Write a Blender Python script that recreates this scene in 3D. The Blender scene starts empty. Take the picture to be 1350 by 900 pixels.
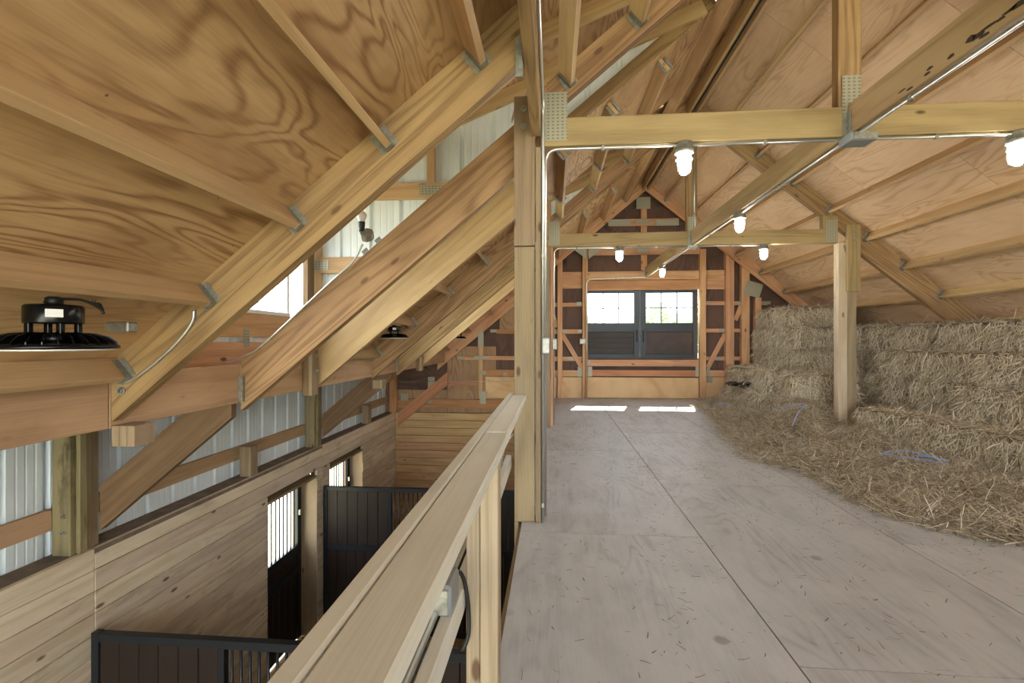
import bpy, bmesh, math, random
from mathutils import Vector, Matrix, noise

# ------------------------------------------------------------------ camera, sky, sun, exposure
SC = bpy.context.scene
COL = SC.collection
random.seed(7)
FPX, CX, CY, H = 640.0, 675.0, 449.0, 1.27            # focal length in px of the 1350x900 frame, horizon row, eye height
TH = math.atan(54 / FPX); CT, ST = math.cos(TH), math.sin(TH)
cd = bpy.data.cameras.new('camera'); cam = bpy.data.objects.new('camera', cd); COL.objects.link(cam)
cd.sensor_fit = 'HORIZONTAL'; cd.sensor_width = 36.0; cd.lens = 36.0 * FPX / 1350.0
cd.shift_y = -(450.0 - CY) / 1350.0
cd.clip_start = 0.02; cd.clip_end = 400
cam.location = (0, 0, H); cam.rotation_euler = (math.pi / 2, 0, TH)
SC.camera = cam

W = bpy.data.worlds.new('sky'); SC.world = W; W.use_nodes = True
bg = W.node_tree.nodes['Background']; bg.inputs[0].default_value = (0.88, 0.95, 1.0, 1); bg.inputs[1].default_value = 5.0
sd = bpy.data.lights.new('sun', 'SUN'); sd.energy = 24.0; sd.angle = 0.009; sd.color = (1.0, 0.95, 0.88)
sun = bpy.data.objects.new('sun', sd); COL.objects.link(sun)
sun.rotation_euler = Vector((-0.25, -1.0, -1.14)).to_track_quat('-Z', 'Y').to_euler(); sun.location = (3, 16, 9)
SC.view_settings.view_transform = 'Standard'; SC.view_settings.look = 'None'
SC.view_settings.gamma = 1.0; SC.view_settings.use_curve_mapping = False
SC.view_settings.exposure = 1.0
SC.cycles.use_denoising = True
SC.cycles.max_bounces = 10; SC.cycles.diffuse_bounces = 6; SC.cycles.glossy_bounces = 3
SC.cycles.transparent_max_bounces = 12
SC.cycles.sample_clamp_indirect = 6.0

def ray(u, v):
    a = (u - CX) / FPX; b = (CY - v) / FPX
    return (a * CT - ST, a * ST + CT, b)
def onY(u, v, Y):
    r = ray(u, v); k = Y / r[1]; return Vector((r[0] * k, Y, H + r[2] * k))
def onX(u, v, X):
    r = ray(u, v); k = X / r[0]; return Vector((X, r[1] * k, H + r[2] * k))
def onZ(u, v, Z):
    r = ray(u, v); k = (Z - H) / r[2]; return Vector((r[0] * k, r[1] * k, Z))

# ------------------------------------------------------------------ materials
def mat_base(name):
    m = bpy.data.materials.new(name); m.use_nodes = True
    nt = m.node_tree; b = nt.nodes['Principled BSDF']
    return m, nt, b
def N(nt, t, **kw):
    n = nt.nodes.new(t)
    for k, v in kw.items():
        if k == 'inp':
            for i, x in v.items(): n.inputs[i].default_value = x
        else: setattr(n, k, v)
    return n
def mth(nt, op, a, b=None, clamp=False):
    n = nt.nodes.new('ShaderNodeMath'); n.operation = op; n.use_clamp = clamp
    for i, x in enumerate((a, b)):
        if x is None: continue
        if isinstance(x, (int, float)): n.inputs[i].default_value = x
        else: nt.links.new(x, n.inputs[i])
    return n.outputs[0]
def ss(nt, x, a, b):
    n = nt.nodes.new('ShaderNodeMapRange'); n.interpolation_type = 'SMOOTHSTEP'
    n.inputs[1].default_value = a; n.inputs[2].default_value = b
    nt.links.new(x, n.inputs[0]); return n.outputs[0]
def mixc(nt, f, a, b, blend='MIX'):
    n = nt.nodes.new('ShaderNodeMix'); n.data_type = 'RGBA'; n.blend_type = blend
    for i, x in ((0, f), (6, a), (7, b)):
        if isinstance(x, (int, float)): n.inputs[i].default_value = x
        elif isinstance(x, tuple): n.inputs[i].default_value = (*x, 1) if len(x) == 3 else x
        else: nt.links.new(x, n.inputs[i])
    return n.outputs[2]
def srgb(r, g, b):
    f = lambda c: c / 12.92 if c <= 0.04045 else ((c + 0.055) / 1.055) ** 2.4
    return (f(r / 255), f(g / 255), f(b / 255))
def obj_coords(nt, scale):
    tc = N(nt, 'ShaderNodeTexCoord'); oi = N(nt, 'ShaderNodeObjectInfo')
    cb = N(nt, 'ShaderNodeCombineXYZ')
    r = oi.outputs['Random']
    for i, f in enumerate((37.0, 91.0, 53.0)): nt.links.new(mth(nt, 'MULTIPLY', r, f), cb.inputs[i])
    add = N(nt, 'ShaderNodeVectorMath', operation='ADD')
    nt.links.new(tc.outputs['Object'], add.inputs[0]); nt.links.new(cb.outputs[0], add.inputs[1])
    out = []
    for s in scale:
        m = N(nt, 'ShaderNodeVectorMath', operation='MULTIPLY'); nt.links.new(add.outputs[0], m.inputs[0]); m.inputs[1].default_value = s
        out.append(m.outputs[0])
    return out, r
def noise_t(nt, vec, scale=1.0, detail=2.0, rough=0.5, dist=0.0):
    n = N(nt, 'ShaderNodeTexNoise'); n.inputs['Scale'].default_value = scale; n.inputs['Detail'].default_value = detail
    n.inputs['Roughness'].default_value = rough; n.inputs['Distortion'].default_value = dist
    nt.links.new(vec, n.inputs['Vector']); return n.outputs['Fac']

def ds(c, k=0.26):
    m = max(c) * 0.96; return tuple(x + (m - x) * k for x in c)
def wood(name, light, dark, knot=(70, 38, 16), rings=26.0, contrast=0.55, knots=1.0, rough=0.62, vary=0.16, stain=0.0, stain_col=(60, 52, 45)):
    """sawn lumber: grain runs along the local x axis"""
    m, nt, b = mat_base(name); light, dark = ds(light), ds(dark)
    (v1, v2, v3, v4), r = obj_coords(nt, [(0.35, 5.0, 5.0), (3.0, 150.0, 150.0), (3.2, 8.0, 8.0), (1.3, 4.0, 4.0)])
    n1 = noise_t(nt, v1, 1.0, 1.5, 0.4, 0.35)
    band = mth(nt, 'ADD', mth(nt, 'MULTIPLY', mth(nt, 'SINE', mth(nt, 'MULTIPLY', n1, rings * 2.4)), 0.5), 0.5)
    band = mth(nt, 'POWER', band, 1.6)
    fine = noise_t(nt, v2, 1.0, 2.0, 0.6)
    f = mth(nt, 'ADD', mth(nt, 'MULTIPLY', band, contrast), mth(nt, 'MULTIPLY', mth(nt, 'SUBTRACT', fine, 0.5), 1.3), clamp=True)
    col = mixc(nt, f, srgb(*light), srgb(*dark))
    blot = noise_t(nt, v4, 1.0, 3.0, 0.6)
    col = mixc(nt, mth(nt, 'MULTIPLY', ss(nt, blot, 0.35, 0.75), 0.45), col, srgb(*dark))
    vo = N(nt, 'ShaderNodeTexVoronoi'); vo.inputs['Scale'].default_value = 1.0; nt.links.new(v3, vo.inputs['Vector'])
    sk = N(nt, 'ShaderNodeSeparateColor'); nt.links.new(vo.outputs['Color'], sk.inputs[0])
    kn = mth(nt, 'MULTIPLY', mth(nt, 'MULTIPLY', mth(nt, 'SUBTRACT', 1.0, ss(nt, vo.outputs['Distance'], 0.08, 0.17)), mth(nt, 'GREATER_THAN', sk.outputs[0], 0.62)), knots)
    col = mixc(nt, mth(nt, 'MULTIPLY', kn, 0.8), col, srgb(*knot))
    if stain:
        st = noise_t(nt, v4, 1.7, 4.0, 0.65)
        col = mixc(nt, mth(nt, 'MULTIPLY', ss(nt, st, 0.52, 0.72), stain), col, srgb(*stain_col))
    hs = N(nt, 'ShaderNodeHueSaturation'); nt.links.new(col, hs.inputs['Color'])
    nt.links.new(mth(nt, 'ADD', mth(nt, 'MULTIPLY', r, vary), 1.0 - vary / 2), hs.inputs['Value'])
    rr = mth(nt, 'FRACT', mth(nt, 'MULTIPLY', r, 7.31))
    nt.links.new(mth(nt, 'ADD', mth(nt, 'MULTIPLY', rr, 0.018), 0.491), hs.inputs['Hue'])
    nt.links.new(hs.outputs[0], b.inputs['Base Color'])
    b.inputs['Roughness'].default_value = rough; b.inputs['Specular IOR Level'].default_value = 0.3
    bp = N(nt, 'ShaderNodeBump'); bp.inputs['Strength'].default_value = 0.12; bp.inputs['Distance'].default_value = 0.003
    nt.links.new(f, bp.inputs['Height']); nt.links.new(bp.outputs[0], b.inputs['Normal'])
    return m

def plywood(name, light, dark, freq=34.0, contrast=0.7, rough=0.65, vary=0.1, sc=(0.55, 2.6), patch=0.4, plug=0.0, dust=None, nails=0.0):
    """rotary-cut veneer: flame figure as contour bands of a stretched noise, grain along local x"""
    m, nt, b = mat_base(name); light, dark = ds(light), ds(dark)
    (v1, v2, v3, v4, v5), r = obj_coords(nt, [(sc[0], sc[1], 1.0), (4.0, 90.0, 1.0), (0.8, 1.5, 1.0), (2.2, 2.2, 1.0), (9.0, 9.0, 1.0)])
    n1 = noise_t(nt, v1, 1.0, 2.6, 0.45, 0.6)
    s = mth(nt, 'SINE', mth(nt, 'MULTIPLY', n1, freq * 3.2))
    band = mth(nt, 'POWER', mth(nt, 'ADD', mth(nt, 'MULTIPLY', s, 0.5), 0.5), 2.6)
    fine = noise_t(nt, v2, 1.0, 2.0, 0.6)
    mod = ss(nt, noise_t(nt, v3, 1.0, 1.0), 0.3, 0.62)
    f = mth(nt, 'ADD', mth(nt, 'MULTIPLY', mth(nt, 'MULTIPLY', band, mod), contrast), mth(nt, 'MULTIPLY', mth(nt, 'SUBTRACT', fine, 0.45), 0.9), clamp=True)
    col = mixc(nt, f, srgb(*light), srgb(*dark))
    pt = ss(nt, noise_t(nt, v3, 1.6, 3.0, 0.6), 0.4, 0.75)
    col = mixc(nt, mth(nt, 'MULTIPLY', pt, patch), col, srgb(*dark))
    if plug:
        vo = N(nt, 'ShaderNodeTexVoronoi'); nt.links.new(v4, vo.inputs['Vector']); vo.inputs['Scale'].default_value = 1.0
        col = mixc(nt, mth(nt, 'MULTIPLY', mth(nt, 'SUBTRACT', 1.0, ss(nt, vo.outputs['Distance'], 0.05, 0.09)), plug), col, srgb(88, 62, 40))
    if nails:
        vo = N(nt, 'ShaderNodeTexVoronoi'); nt.links.new(v5, vo.inputs['Vector']); vo.inputs['Scale'].default_value = 0.55
        col = mixc(nt, mth(nt, 'MULTIPLY', mth(nt, 'SUBTRACT', 1.0, ss(nt, vo.outputs['Distance'], 0.018, 0.035)), nails), col, srgb(60, 44, 30))
    if dust:
        dn = noise_t(nt, v3, 2.5, 5.0, 0.65)
        col = mixc(nt, mth(nt, 'MULTIPLY', ss(nt, dn, 0.35, 0.65), 0.6), col, srgb(*dust))
    hs = N(nt, 'ShaderNodeHueSaturation'); nt.links.new(col, hs.inputs['Color'])
    nt.links.new(mth(nt, 'ADD', mth(nt, 'MULTIPLY', r, vary), 1.0 - vary / 2), hs.inputs['Value'])
    nt.links.new(hs.outputs[0], b.inputs['Base Color'])
    b.inputs['Roughness'].default_value = rough; b.inputs['Specular IOR Level'].default_value = 0.3
    return m

def plain(name, rgb, rough=0.5, metal=0.0, nscale=0.0, namt=0.25, spec=0.5):
    m, nt, b = mat_base(name)
    c = srgb(*rgb)
    if nscale:
        (v1,), r = obj_coords(nt, [(nscale, nscale, nscale)])
        n = noise_t(nt, v1, 1.0, 4.0, 0.6)
        d = tuple(x * (1 - namt) for x in c); l = tuple(min(1, x * (1 + namt)) for x in c)
        nt.links.new(mixc(nt, ss(nt, n, 0.3, 0.7), d, l), b.inputs['Base Color'])
    else: b.inputs['Base Color'].default_value = (*c, 1)
    b.inputs['Roughness'].default_value = rough; b.inputs['Metallic'].default_value = metal
    b.inputs['Specular IOR Level'].default_value = spec
    return m

def plate_mat():
    m, nt, b = mat_base('stamped_galvanised')
    tc = N(nt, 'ShaderNodeTexCoord'); sx = N(nt, 'ShaderNodeSeparateXYZ'); nt.links.new(tc.outputs['Object'], sx.inputs[0])
    a = mth(nt, 'ABSOLUTE', mth(nt, 'SUBTRACT', mth(nt, 'FRACT', mth(nt, 'MULTIPLY', sx.outputs[0], 30.0)), 0.5))
    c = mth(nt, 'ABSOLUTE', mth(nt, 'SUBTRACT', mth(nt, 'FRACT', mth(nt, 'MULTIPLY', sx.outputs[1], 42.0)), 0.5))
    h = mth(nt, 'MULTIPLY', ss(nt, a, 0.32, 0.2), ss(nt, c, 0.28, 0.16))
    col = mixc(nt, mth(nt, 'MULTIPLY', h, 0.55), srgb(164, 160, 140), srgb(70, 66, 55))
    nt.links.new(col, b.inputs['Base Color']); b.inputs['Metallic'].default_value = 0.35; b.inputs['Roughness'].default_value = 0.5
    return m

def straw_mat(name, cols, rough=0.75):
    m, nt, b = mat_base(name)
    g = N(nt, 'ShaderNodeNewGeometry'); rp = N(nt, 'ShaderNodeValToRGB')
    nt.links.new(g.outputs['Random Per Island'], rp.inputs[0])
    e = rp.color_ramp.elements
    while len(e) < len(cols): e.new(0.5)
    for i, c in enumerate(cols): e[i].position = i / (len(cols) - 1); e[i].color = (*srgb(*c), 1)
    nt.links.new(rp.outputs[0], b.inputs['Base Color']); b.inputs['Roughness'].default_value = rough
    b.inputs['Specular IOR Level'].default_value = 0.25
    return m
def hay_core():
    m, nt, b = mat_base('packed_hay')
    (v1, v2), r = obj_coords(nt, [(60, 60, 25), (6, 6, 6)])
    n = noise_t(nt, v1, 1.0, 5.0, 0.75); n2 = noise_t(nt, v2, 1.0, 2.0)
    col = mixc(nt, ss(nt, n, 0.35, 0.62), srgb(92, 78, 58), srgb(190, 172, 140))  # dark tone puts the shaded gaps between straws into the colour
    col = mixc(nt, mth(nt, 'MULTIPLY', ss(nt, n2, 0.4, 0.7), 0.35), col, srgb(136, 116, 84))
    nt.links.new(col, b.inputs['Base Color']); b.inputs['Roughness'].default_value = 0.9
    bp = N(nt, 'ShaderNodeBump'); bp.inputs['Strength'].default_value = 0.8; bp.inputs['Distance'].default_value = 0.02
    nt.links.new(n, bp.inputs['Height']); nt.links.new(bp.outputs[0], b.inputs['Normal'])
    return m
def emit(name, rgb, strength):
    m, nt, b = mat_base(name); b.inputs['Base Color'].default_value = (1, 1, 1, 1)
    b.inputs['Emission Color'].default_value = (*rgb, 1); b.inputs['Emission Strength'].default_value = strength
    return m
def glass(name):
    m = bpy.data.materials.new(name); m.use_nodes = True; nt = m.node_tree; nt.nodes.clear()
    o = N(nt, 'ShaderNodeOutputMaterial'); mx = N(nt, 'ShaderNodeMixShader'); mx.inputs[0].default_value = 0.06
    t = N(nt, 'ShaderNodeBsdfTransparent'); g = N(nt, 'ShaderNodeBsdfGlossy'); g.inputs['Roughness'].default_value = 0.02
    nt.links.new(t.outputs[0], mx.inputs[1]); nt.links.new(g.outputs[0], mx.inputs[2]); nt.links.new(mx.outputs[0], o.inputs[0])
    return m

M = dict(
    rafter=wood('fir_rafter', (172, 130, 74), (114, 75, 36), rings=30, contrast=0.6, knots=0.7),
    tie=wood('pine_tie', (170, 138, 84), (130, 98, 54), rings=16, contrast=0.5),
    purlin=wood('purlin_pine', (198, 158, 98), (162, 120, 68), rings=12, contrast=0.45, knots=0.6),
    post=wood('post_pine', (156, 130, 92), (120, 94, 62), rings=14, contrast=0.45),
    rail=wood('weathered_rail', (222, 221, 204), (196, 190, 170), rings=12, contrast=0.35, knots=0.3, rough=0.75),
    railpost=wood('rail_post', (166, 142, 110), (126, 100, 70), rings=14, contrast=0.5),
    haypost=wood('hay_post', (206, 186, 146), (170, 142, 100), rings=12, contrast=0.4, knots=0.8),
    lining=wood('lining_pine', (228, 208, 174), (192, 164, 126), rings=14, contrast=0.5, knots=1.0, stain=0.35, stain_col=(124, 110, 96), vary=0.22),
    farplank=wood('far_lining', (206, 158, 96), (172, 118, 62), rings=14, contrast=0.5),  # lining planks with the orange light put into their colour
    stud=wood('orange_stud', (206, 148, 92), (168, 104, 54), rings=14, contrast=0.5),
    farbeam=wood('reddish_beam', (186, 116, 62), (146, 82, 38), rings=12, contrast=0.4, knots=0.3),
    girder=wood('pale_girder', (196, 152, 102), (160, 114, 70), rings=12, contrast=0.4, knots=0.4, stain=0.15),
    brace=wood('brown_brace', (132, 96, 58), (98, 68, 38), rings=20, contrast=0.5, knots=0.8),
    treated=wood('treated_ply', (150, 132, 84), (104, 88, 52), rings=10, contrast=0.4, stain=0.7, stain_col=(46, 36, 24)),
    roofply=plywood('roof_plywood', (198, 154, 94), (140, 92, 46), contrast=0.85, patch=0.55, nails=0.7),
    roofply_r=plywood('roof_plywood_right', (218, 178, 132), (182, 132, 84), contrast=0.6, nails=0.5),  # paler, peachier sheets of the right slope
    floorply=plywood('floor_plywood', (172, 173, 174), (138, 136, 132), freq=26, contrast=0.55, patch=0.25, plug=0.5, dust=(184, 184, 184), rough=0.5),
    sheath=plywood('dark_sheathing', (104, 70, 52), (70, 42, 30), freq=20, contrast=0.6),
    sheath2=plywood('brown_sheathing', (168, 124, 80), (120, 82, 48), freq=20, contrast=0.6),
    baseply=plywood('base_plywood', (222, 178, 116), (192, 134, 72), freq=18, contrast=0.5, plug=0.8),
    shaded_subfloor=plain('shaded_subfloor', (62, 52, 42), 0.95),  # colour darkened to put shade into the seams between sheets
    deck=plain('roof_deck', (120, 95, 65), 0.9),
    siding=plain('pale_steel_siding', (226, 236, 238), 0.45, 0.0, nscale=1.2, namt=0.05),
    plate=plate_mat(),
    galv=plain('galvanised', (150, 150, 140), 0.42, 0.6, nscale=40, namt=0.2),
    conduit=plain('conduit_steel', (196, 196, 190), 0.3, 0.75),
    boxgrey=plain('cast_grey_box', (142, 148, 150), 0.45, 0.4),
    black=plain('black_steel', (30, 34, 40), 0.4, 0.1, spec=0.4),
    frameblue=plain('charcoal_frame', (30, 38, 45), 0.45, 0.1),
    brown=wood('stall_board', (46, 33, 26), (30, 22, 18), rings=8, contrast=0.4, knots=0.1, rough=0.45),
    panelgrey=wood('door_panel', (70, 64, 58), (50, 46, 42), rings=10, contrast=0.4, knots=0.5),
    panelbrown=plain('door_panel_brown', (64, 50, 43), 0.6, nscale=3),
    rubber=plain('black_rubber', (18, 18, 18), 0.5),
    gloss=plain('black_aluminium', (16, 17, 19), 0.25, 0.4),
    lens=plain('frosted_lens', (225, 225, 222), 0.3),
    sticker=plain('white_sticker', (215, 215, 210), 0.5),
    bulb=plain('white_bulb', (235, 228, 220), 0.25),
    lamp=emit('lit_lamp_glass', (1.0, 0.98, 0.94), 95.0),
    dirt=plain('dust_shelf', (120, 104, 88), 0.95, nscale=8),
    shavings=plain('stable_shavings', (122, 92, 54), 0.95, nscale=14, namt=0.4),
    grass=plain('paled_ground', (176, 172, 140), 0.95, nscale=0.4, namt=0.2),  # paled so the ground bounces more light up to the roof
    leaf=plain('tree_leaf', (150, 168, 134), 0.8),
    bark=plain('bark', (58, 44, 32), 0.9),
    straw=straw_mat('hay_straw', [(112, 100, 82), (190, 174, 146), (212, 198, 170), (232, 222, 200), (156, 142, 116)]),
    looses=straw_mat('loose_straw', [(92, 80, 64), (158, 144, 120), (186, 172, 146), (216, 206, 186), (130, 116, 94)]),
    debris=straw_mat('loose_chaff', [(84, 68, 46), (130, 106, 72), (104, 86, 60), (160, 138, 100)]),
    core=hay_core(),
    twine=plain('blue_twine', (140, 164, 222), 0.6),
    plastic=plain('black_plastic', (26, 28, 32), 0.3),
    glass=glass('window_glass'),
    wire=plain('grey_wire', (130, 128, 122), 0.5, 0.5),
    beige=plain('beige_box', (206, 196, 176), 0.5),
)

# ------------------------------------------------------------------ building helpers
WM = {}
def link(name, mesh, mat=None, world=None, parent=None):
    o = bpy.data.objects.new(name, mesh); COL.objects.link(o)
    world = world if world is not None else Matrix.Identity(4)
    o.matrix_basis = world; WM[o] = world
    if mat is not None and mesh is not None:
        if not mesh.materials: mesh.materials.append(mat)
        elif mesh.materials[0] != mat:
            o.material_slots[0].link = 'OBJECT'; o.material_slots[0].material = mat
    if parent is not None:
        o.parent = parent; o.matrix_parent_inverse = WM[parent].inverted()
    return o
def root(name, loc=(0, 0, 0), label=None, cat=None, group=None, kind=None):
    return tag(link(name, None, None, Matrix.Translation(Vector(loc))), label, cat, group, kind)
def tag(o, label=None, cat=None, group=None, kind=None):
    if label: o['label'] = label
    if cat: o['category'] = cat
    if group: o['group'] = group
    if kind: o['kind'] = kind
    return o
_boxes = {}
def box_mesh(lx, ly, lz, bev=0.0, mat=None):
    key = (round(lx, 4), round(ly, 4), round(lz, 4), bev, mat.name if mat else None)
    if key in _boxes: return _boxes[key]
    bm = bmesh.new(); bmesh.ops.create_cube(bm, size=1.0)
    bmesh.ops.scale(bm, vec=(lx, ly, lz), verts=bm.verts)
    if bev: bmesh.ops.bevel(bm, geom=bm.edges[:], offset=bev, segments=1, affect='EDGES')
    me = bpy.data.meshes.new('box'); bm.to_mesh(me); bm.free(); _boxes[key] = me
    return me
def frame(c, x, up):
    x = Vector(x).normalized(); up = Vector(up); y = up.cross(x).normalized(); z = x.cross(y).normalized()
    m = Matrix((x, y, z)).transposed().to_4x4(); m.translation = Vector(c); return m
def beam(name, a, b, w, h, mat, parent=None, up=(0, 0, 1), bev=0.003):
    """box along a->b; h is measured along up, w across"""
    a, b = Vector(a), Vector(b); d = b - a
    if abs(d.normalized().dot(Vector(up).normalized())) > 0.98: up = (0, 1, 0)
    return link(name, box_mesh(d.length, w, h, bev, mat), mat, frame((a + b) / 2, d, up), parent)
def bx(name, x0, x1, y0, y1, z0, z1, mat, parent=None, bev=0.003, axis=0):
    """axis-aligned box, grain along axis 0/1/2"""
    c = Vector(((x0 + x1) / 2, (y0 + y1) / 2, (z0 + z1) / 2)); d = (abs(x1 - x0), abs(y1 - y0), abs(z1 - z0))
    if axis == 0: me = box_mesh(d[0], d[1], d[2], bev, mat); w = Matrix.Translation(c)
    elif axis == 1: me = box_mesh(d[1], d[0], d[2], bev, mat); w = frame(c, (0, 1, 0), (0, 0, 1))
    else: me = box_mesh(d[2], d[0], d[1], bev, mat); w = frame(c, (0, 0, 1), (0, 1, 0))
    return link(name, me, mat, w, parent)
def rawmesh(name, verts, faces, mat, parent=None, origin=None, smooth=False):
    o0 = Vector(origin) if origin is not None else Vector((0, 0, 0))
    me = bpy.data.meshes.new(name); me.from_pydata([tuple(Vector(v) - o0) for v in verts], [], faces); me.update()
    if smooth:
        for p in me.polygons: p.use_smooth = True
    return link(name, me, mat, Matrix.Translation(o0), parent)
def prism(name, poly, y0, y1, mat, parent=None, axis=1):
    """polygon in (x,z) [axis=1] or (y,z) [axis=0] extruded between two coordinates"""
    n = len(poly); vs = []
    for c in (y0, y1):
        for p in poly: vs.append((p[0], c, p[1]) if axis == 1 else (c, p[0], p[1]))
    fs = [tuple(range(n))[::-1], tuple(range(n, 2 * n))] + [(i, (i + 1) % n, n + (i + 1) % n, n + i) for i in range(n)]
    return rawmesh(name, vs, fs, mat, parent, origin=Vector(vs[0]))
def tube_mesh(pts, r, seg=8, caps=True):
    pts = [Vector(p) for p in pts]; vs, fs = [], []
    nrm = None
    for i, p in enumerate(pts):
        t = (pts[min(i + 1, len(pts) - 1)] - pts[max(i - 1, 0)]).normalized()
        if nrm is None:
            nrm = t.orthogonal().normalized()
        else:
            nrm = (nrm - t * nrm.dot(t))
            nrm = nrm.normalized() if nrm.length > 1e-6 else t.orthogonal().normalized()
        bn = t.cross(nrm)
        rr = r[i] if isinstance(r, (list, tuple)) else r
        for k in range(seg):
            a = 2 * math.pi * k / seg; vs.append(p + (nrm * math.cos(a) + bn * math.sin(a)) * rr)
    for i in range(len(pts) - 1):
        for k in range(seg):
            k2 = (k + 1) % seg; fs.append((i * seg + k, i * seg + k2, (i + 1) * seg + k2, (i + 1) * seg + k))
    if caps: fs += [tuple(range(seg))[::-1], tuple(range((len(pts) - 1) * seg, len(pts) * seg))]
    return vs, fs
def tube(name, pts, r, mat, parent=None, seg=8):
    v, f = tube_mesh(pts, r, seg); return rawmesh(name, v, f, mat, parent, origin=v[0], smooth=True)
def round_path(pts, rad=0.1, n=6):
    pts = [Vector(p) for p in pts]; out = [pts[0]]
    for i in range(1, len(pts) - 1):
        a, p, b = pts[i - 1], pts[i], pts[i + 1]
        r = min(rad, (a - p).length * 0.49, (b - p).length * 0.49)
        s = p + (a - p).normalized() * r; e = p + (b - p).normalized() * r
        for k in range(n + 1):
            t = k / n; out.append(s * (1 - t) ** 2 + p * 2 * t * (1 - t) + e * t * t)
    out.append(pts[-1]); return out
def spline(pts, n=8):
    pts = [Vector(p) for p in pts]; P = [pts[0] * 2 - pts[1]] + pts + [pts[-1] * 2 - pts[-2]]; out = []
    for i in range(1, len(P) - 2):
        for k in range(n):
            t = k / n; a, b, c, d = P[i - 1], P[i], P[i + 1], P[i + 2]
            out.append(0.5 * ((2 * b) + (c - a) * t + (2 * a - 5 * b + 4 * c - d) * t * t + (3 * b - a - 3 * c + d) * t ** 3))
    out.append(pts[-1]); return out
def lathe_mesh(prof, seg=20):
    vs, fs = [], []
    for r, z in prof:
        for k in range(seg):
            a = 2 * math.pi * k / seg; vs.append((r * math.cos(a), r * math.sin(a), z))
    for i in range(len(prof) - 1):
        for k in range(seg):
            k2 = (k + 1) % seg; fs.append((i * seg + k, i * seg + k2, (i + 1) * seg + k2, (i + 1) * seg + k))
    fs += [tuple(range(seg))[::-1], tuple(range((len(prof) - 1) * seg, len(prof) * seg))]
    return vs, fs
def lathe(name, prof, mat, parent=None, loc=(0, 0, 0), seg=20, rot=None, smooth=True):
    v, f = lathe_mesh(prof, seg); me = bpy.data.meshes.new(name); me.from_pydata(v, [], f); me.update()
    if smooth:
        for p in me.polygons: p.use_smooth = True
    w = Matrix.Translation(Vector(loc)) @ (rot if rot is not None else Matrix.Identity(4))
    return link(name, me, mat, w, parent)
def merge_boxes(name, boxes, mat, parent=None, origin=(0, 0, 0)):
    vs, fs = [], []
    for x0, x1, y0, y1, z0, z1 in boxes:
        b = len(vs)
        vs += [(x, y, z) for x in (x0, x1) for y in (y0, y1) for z in (z0, z1)]
        fs += [tuple(b + i for i in q) for q in ((0, 1, 3, 2), (4, 6, 7, 5), (0, 4, 5, 1), (2, 3, 7, 6), (0, 2, 6, 4), (1, 5, 7, 3))]
    return rawmesh(name, vs, fs, mat, parent, origin=origin)
def bolt(parent, p, d=(0, -1, 0), r=0.016):
    rot = Vector(d).to_track_quat('Z', 'Y').to_matrix().to_4x4()
    return lathe('bolt', [(r * 1.5, 0), (r * 1.5, 0.004), (r, 0.005), (r, 0.016), (r * 0.55, 0.017), (r * 0.5, 0.03)], M['galv'], parent, p, 8, rot, smooth=False)
def plate(parent, x0, x1, z0, z1, y, name='nail_plate'):
    """stamped steel plate on a face that looks towards -y"""
    c = ((x0 + x1) / 2, y, (z0 + z1) / 2)
    return link(name, box_mesh(abs(x1 - x0), abs(z1 - z0), 0.003, 0, M['plate']), M['plate'], frame(c, (1, 0, 0), (0, -1, 0)), parent)

# ------------------------------------------------------------------ dimensions
XR, ZR, S = 2.0, 4.79, 0.825                # ridge x, underside of the roof sheets at the ridge, pitch 10 in 12
COSS = 1 / math.sqrt(1 + S * S)
YT1, YT2, YW = 3.5, 7.25, 10.88             # two trusses and the far gable wall
Y0 = -5.5                                   # the barn goes on behind the viewer, end left open to let daylight in
XG, XE = -2.45, -3.85                       # eave girder, outer siding
ZL, ZF = -0.36, -3.25                       # top of the wooden lining, stable floor
DORM = [(2.5, 4.7), (6.38, 8.6)]            # dormer openings along y
XD = 1.5                                    # upslope end of the dormer openings
PS = 0.488                                  # purlin spacing in x
def ply(x): return ZR - S * abs(x - XR)
def dply(x): return 3.87 + 0.405 * x
nL = Vector((S, 0, -1)).normalized() * -1   # up normal of the left slope
nR = Vector((S, 0, 1)).normalized()
nL = Vector((-S, 0, 1)).normalized()

# ------------------------------------------------------------------ loft floor
fl = bx("floor", -0.2, 7.95, Y0, YW, -0.32, -0.021, M['shaded_subfloor'], None, 0)
tag(fl, 'dusty plywood loft floor strewn with hay', 'floor', kind='structure')
xs = [-0.22, 0.955, 2.175, 3.395, 4.615, 5.835, 7.055, 7.75]
for i in range(len(xs) - 1):
    y = 0.79 - 2.44 if i % 2 == 0 else 1.98 - 2.44 * 2
    while y < YW:
        a, b = max(y, Y0), min(y + 2.44, YW)
        if b - a > 0.05:
            bx('plywood_sheet', xs[i] + 0.003, xs[i + 1] - 0.003, a + 0.003, b - 0.003, -0.02, 0, M['floorply'], fl, 0.0008, axis=1)
        y += 2.44
bx('rim_joist', -0.24, -0.2, Y0, YW, -0.32, -0.02, M['brace'], fl, 0, axis=1)
fs_ = bx('floor_lower', XE, 7.7, Y0, YW, ZF - 0.1, ZF, M['shavings'], None, 0)
tag(fs_, 'stable floor covered in brown shavings below the loft', 'floor', kind='structure')
gr = bx('ground', -80, 80, -60, 160, ZF - 0.5, ZF - 0.12, M['grass'], None, 0)
tag(gr, 'ground outside the barn, paled to bounce light inside', 'ground', kind='structure')
wu = bx('wall_light_block', 1.6, 1.7, Y0, YW, ZF, -0.33, M['brown'], None, 0, axis=1)  # added out of view to block light spilling onto the stalls
tag(wu, 'unseen dark board wall added under the loft to block light', 'wall', kind='structure')

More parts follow.
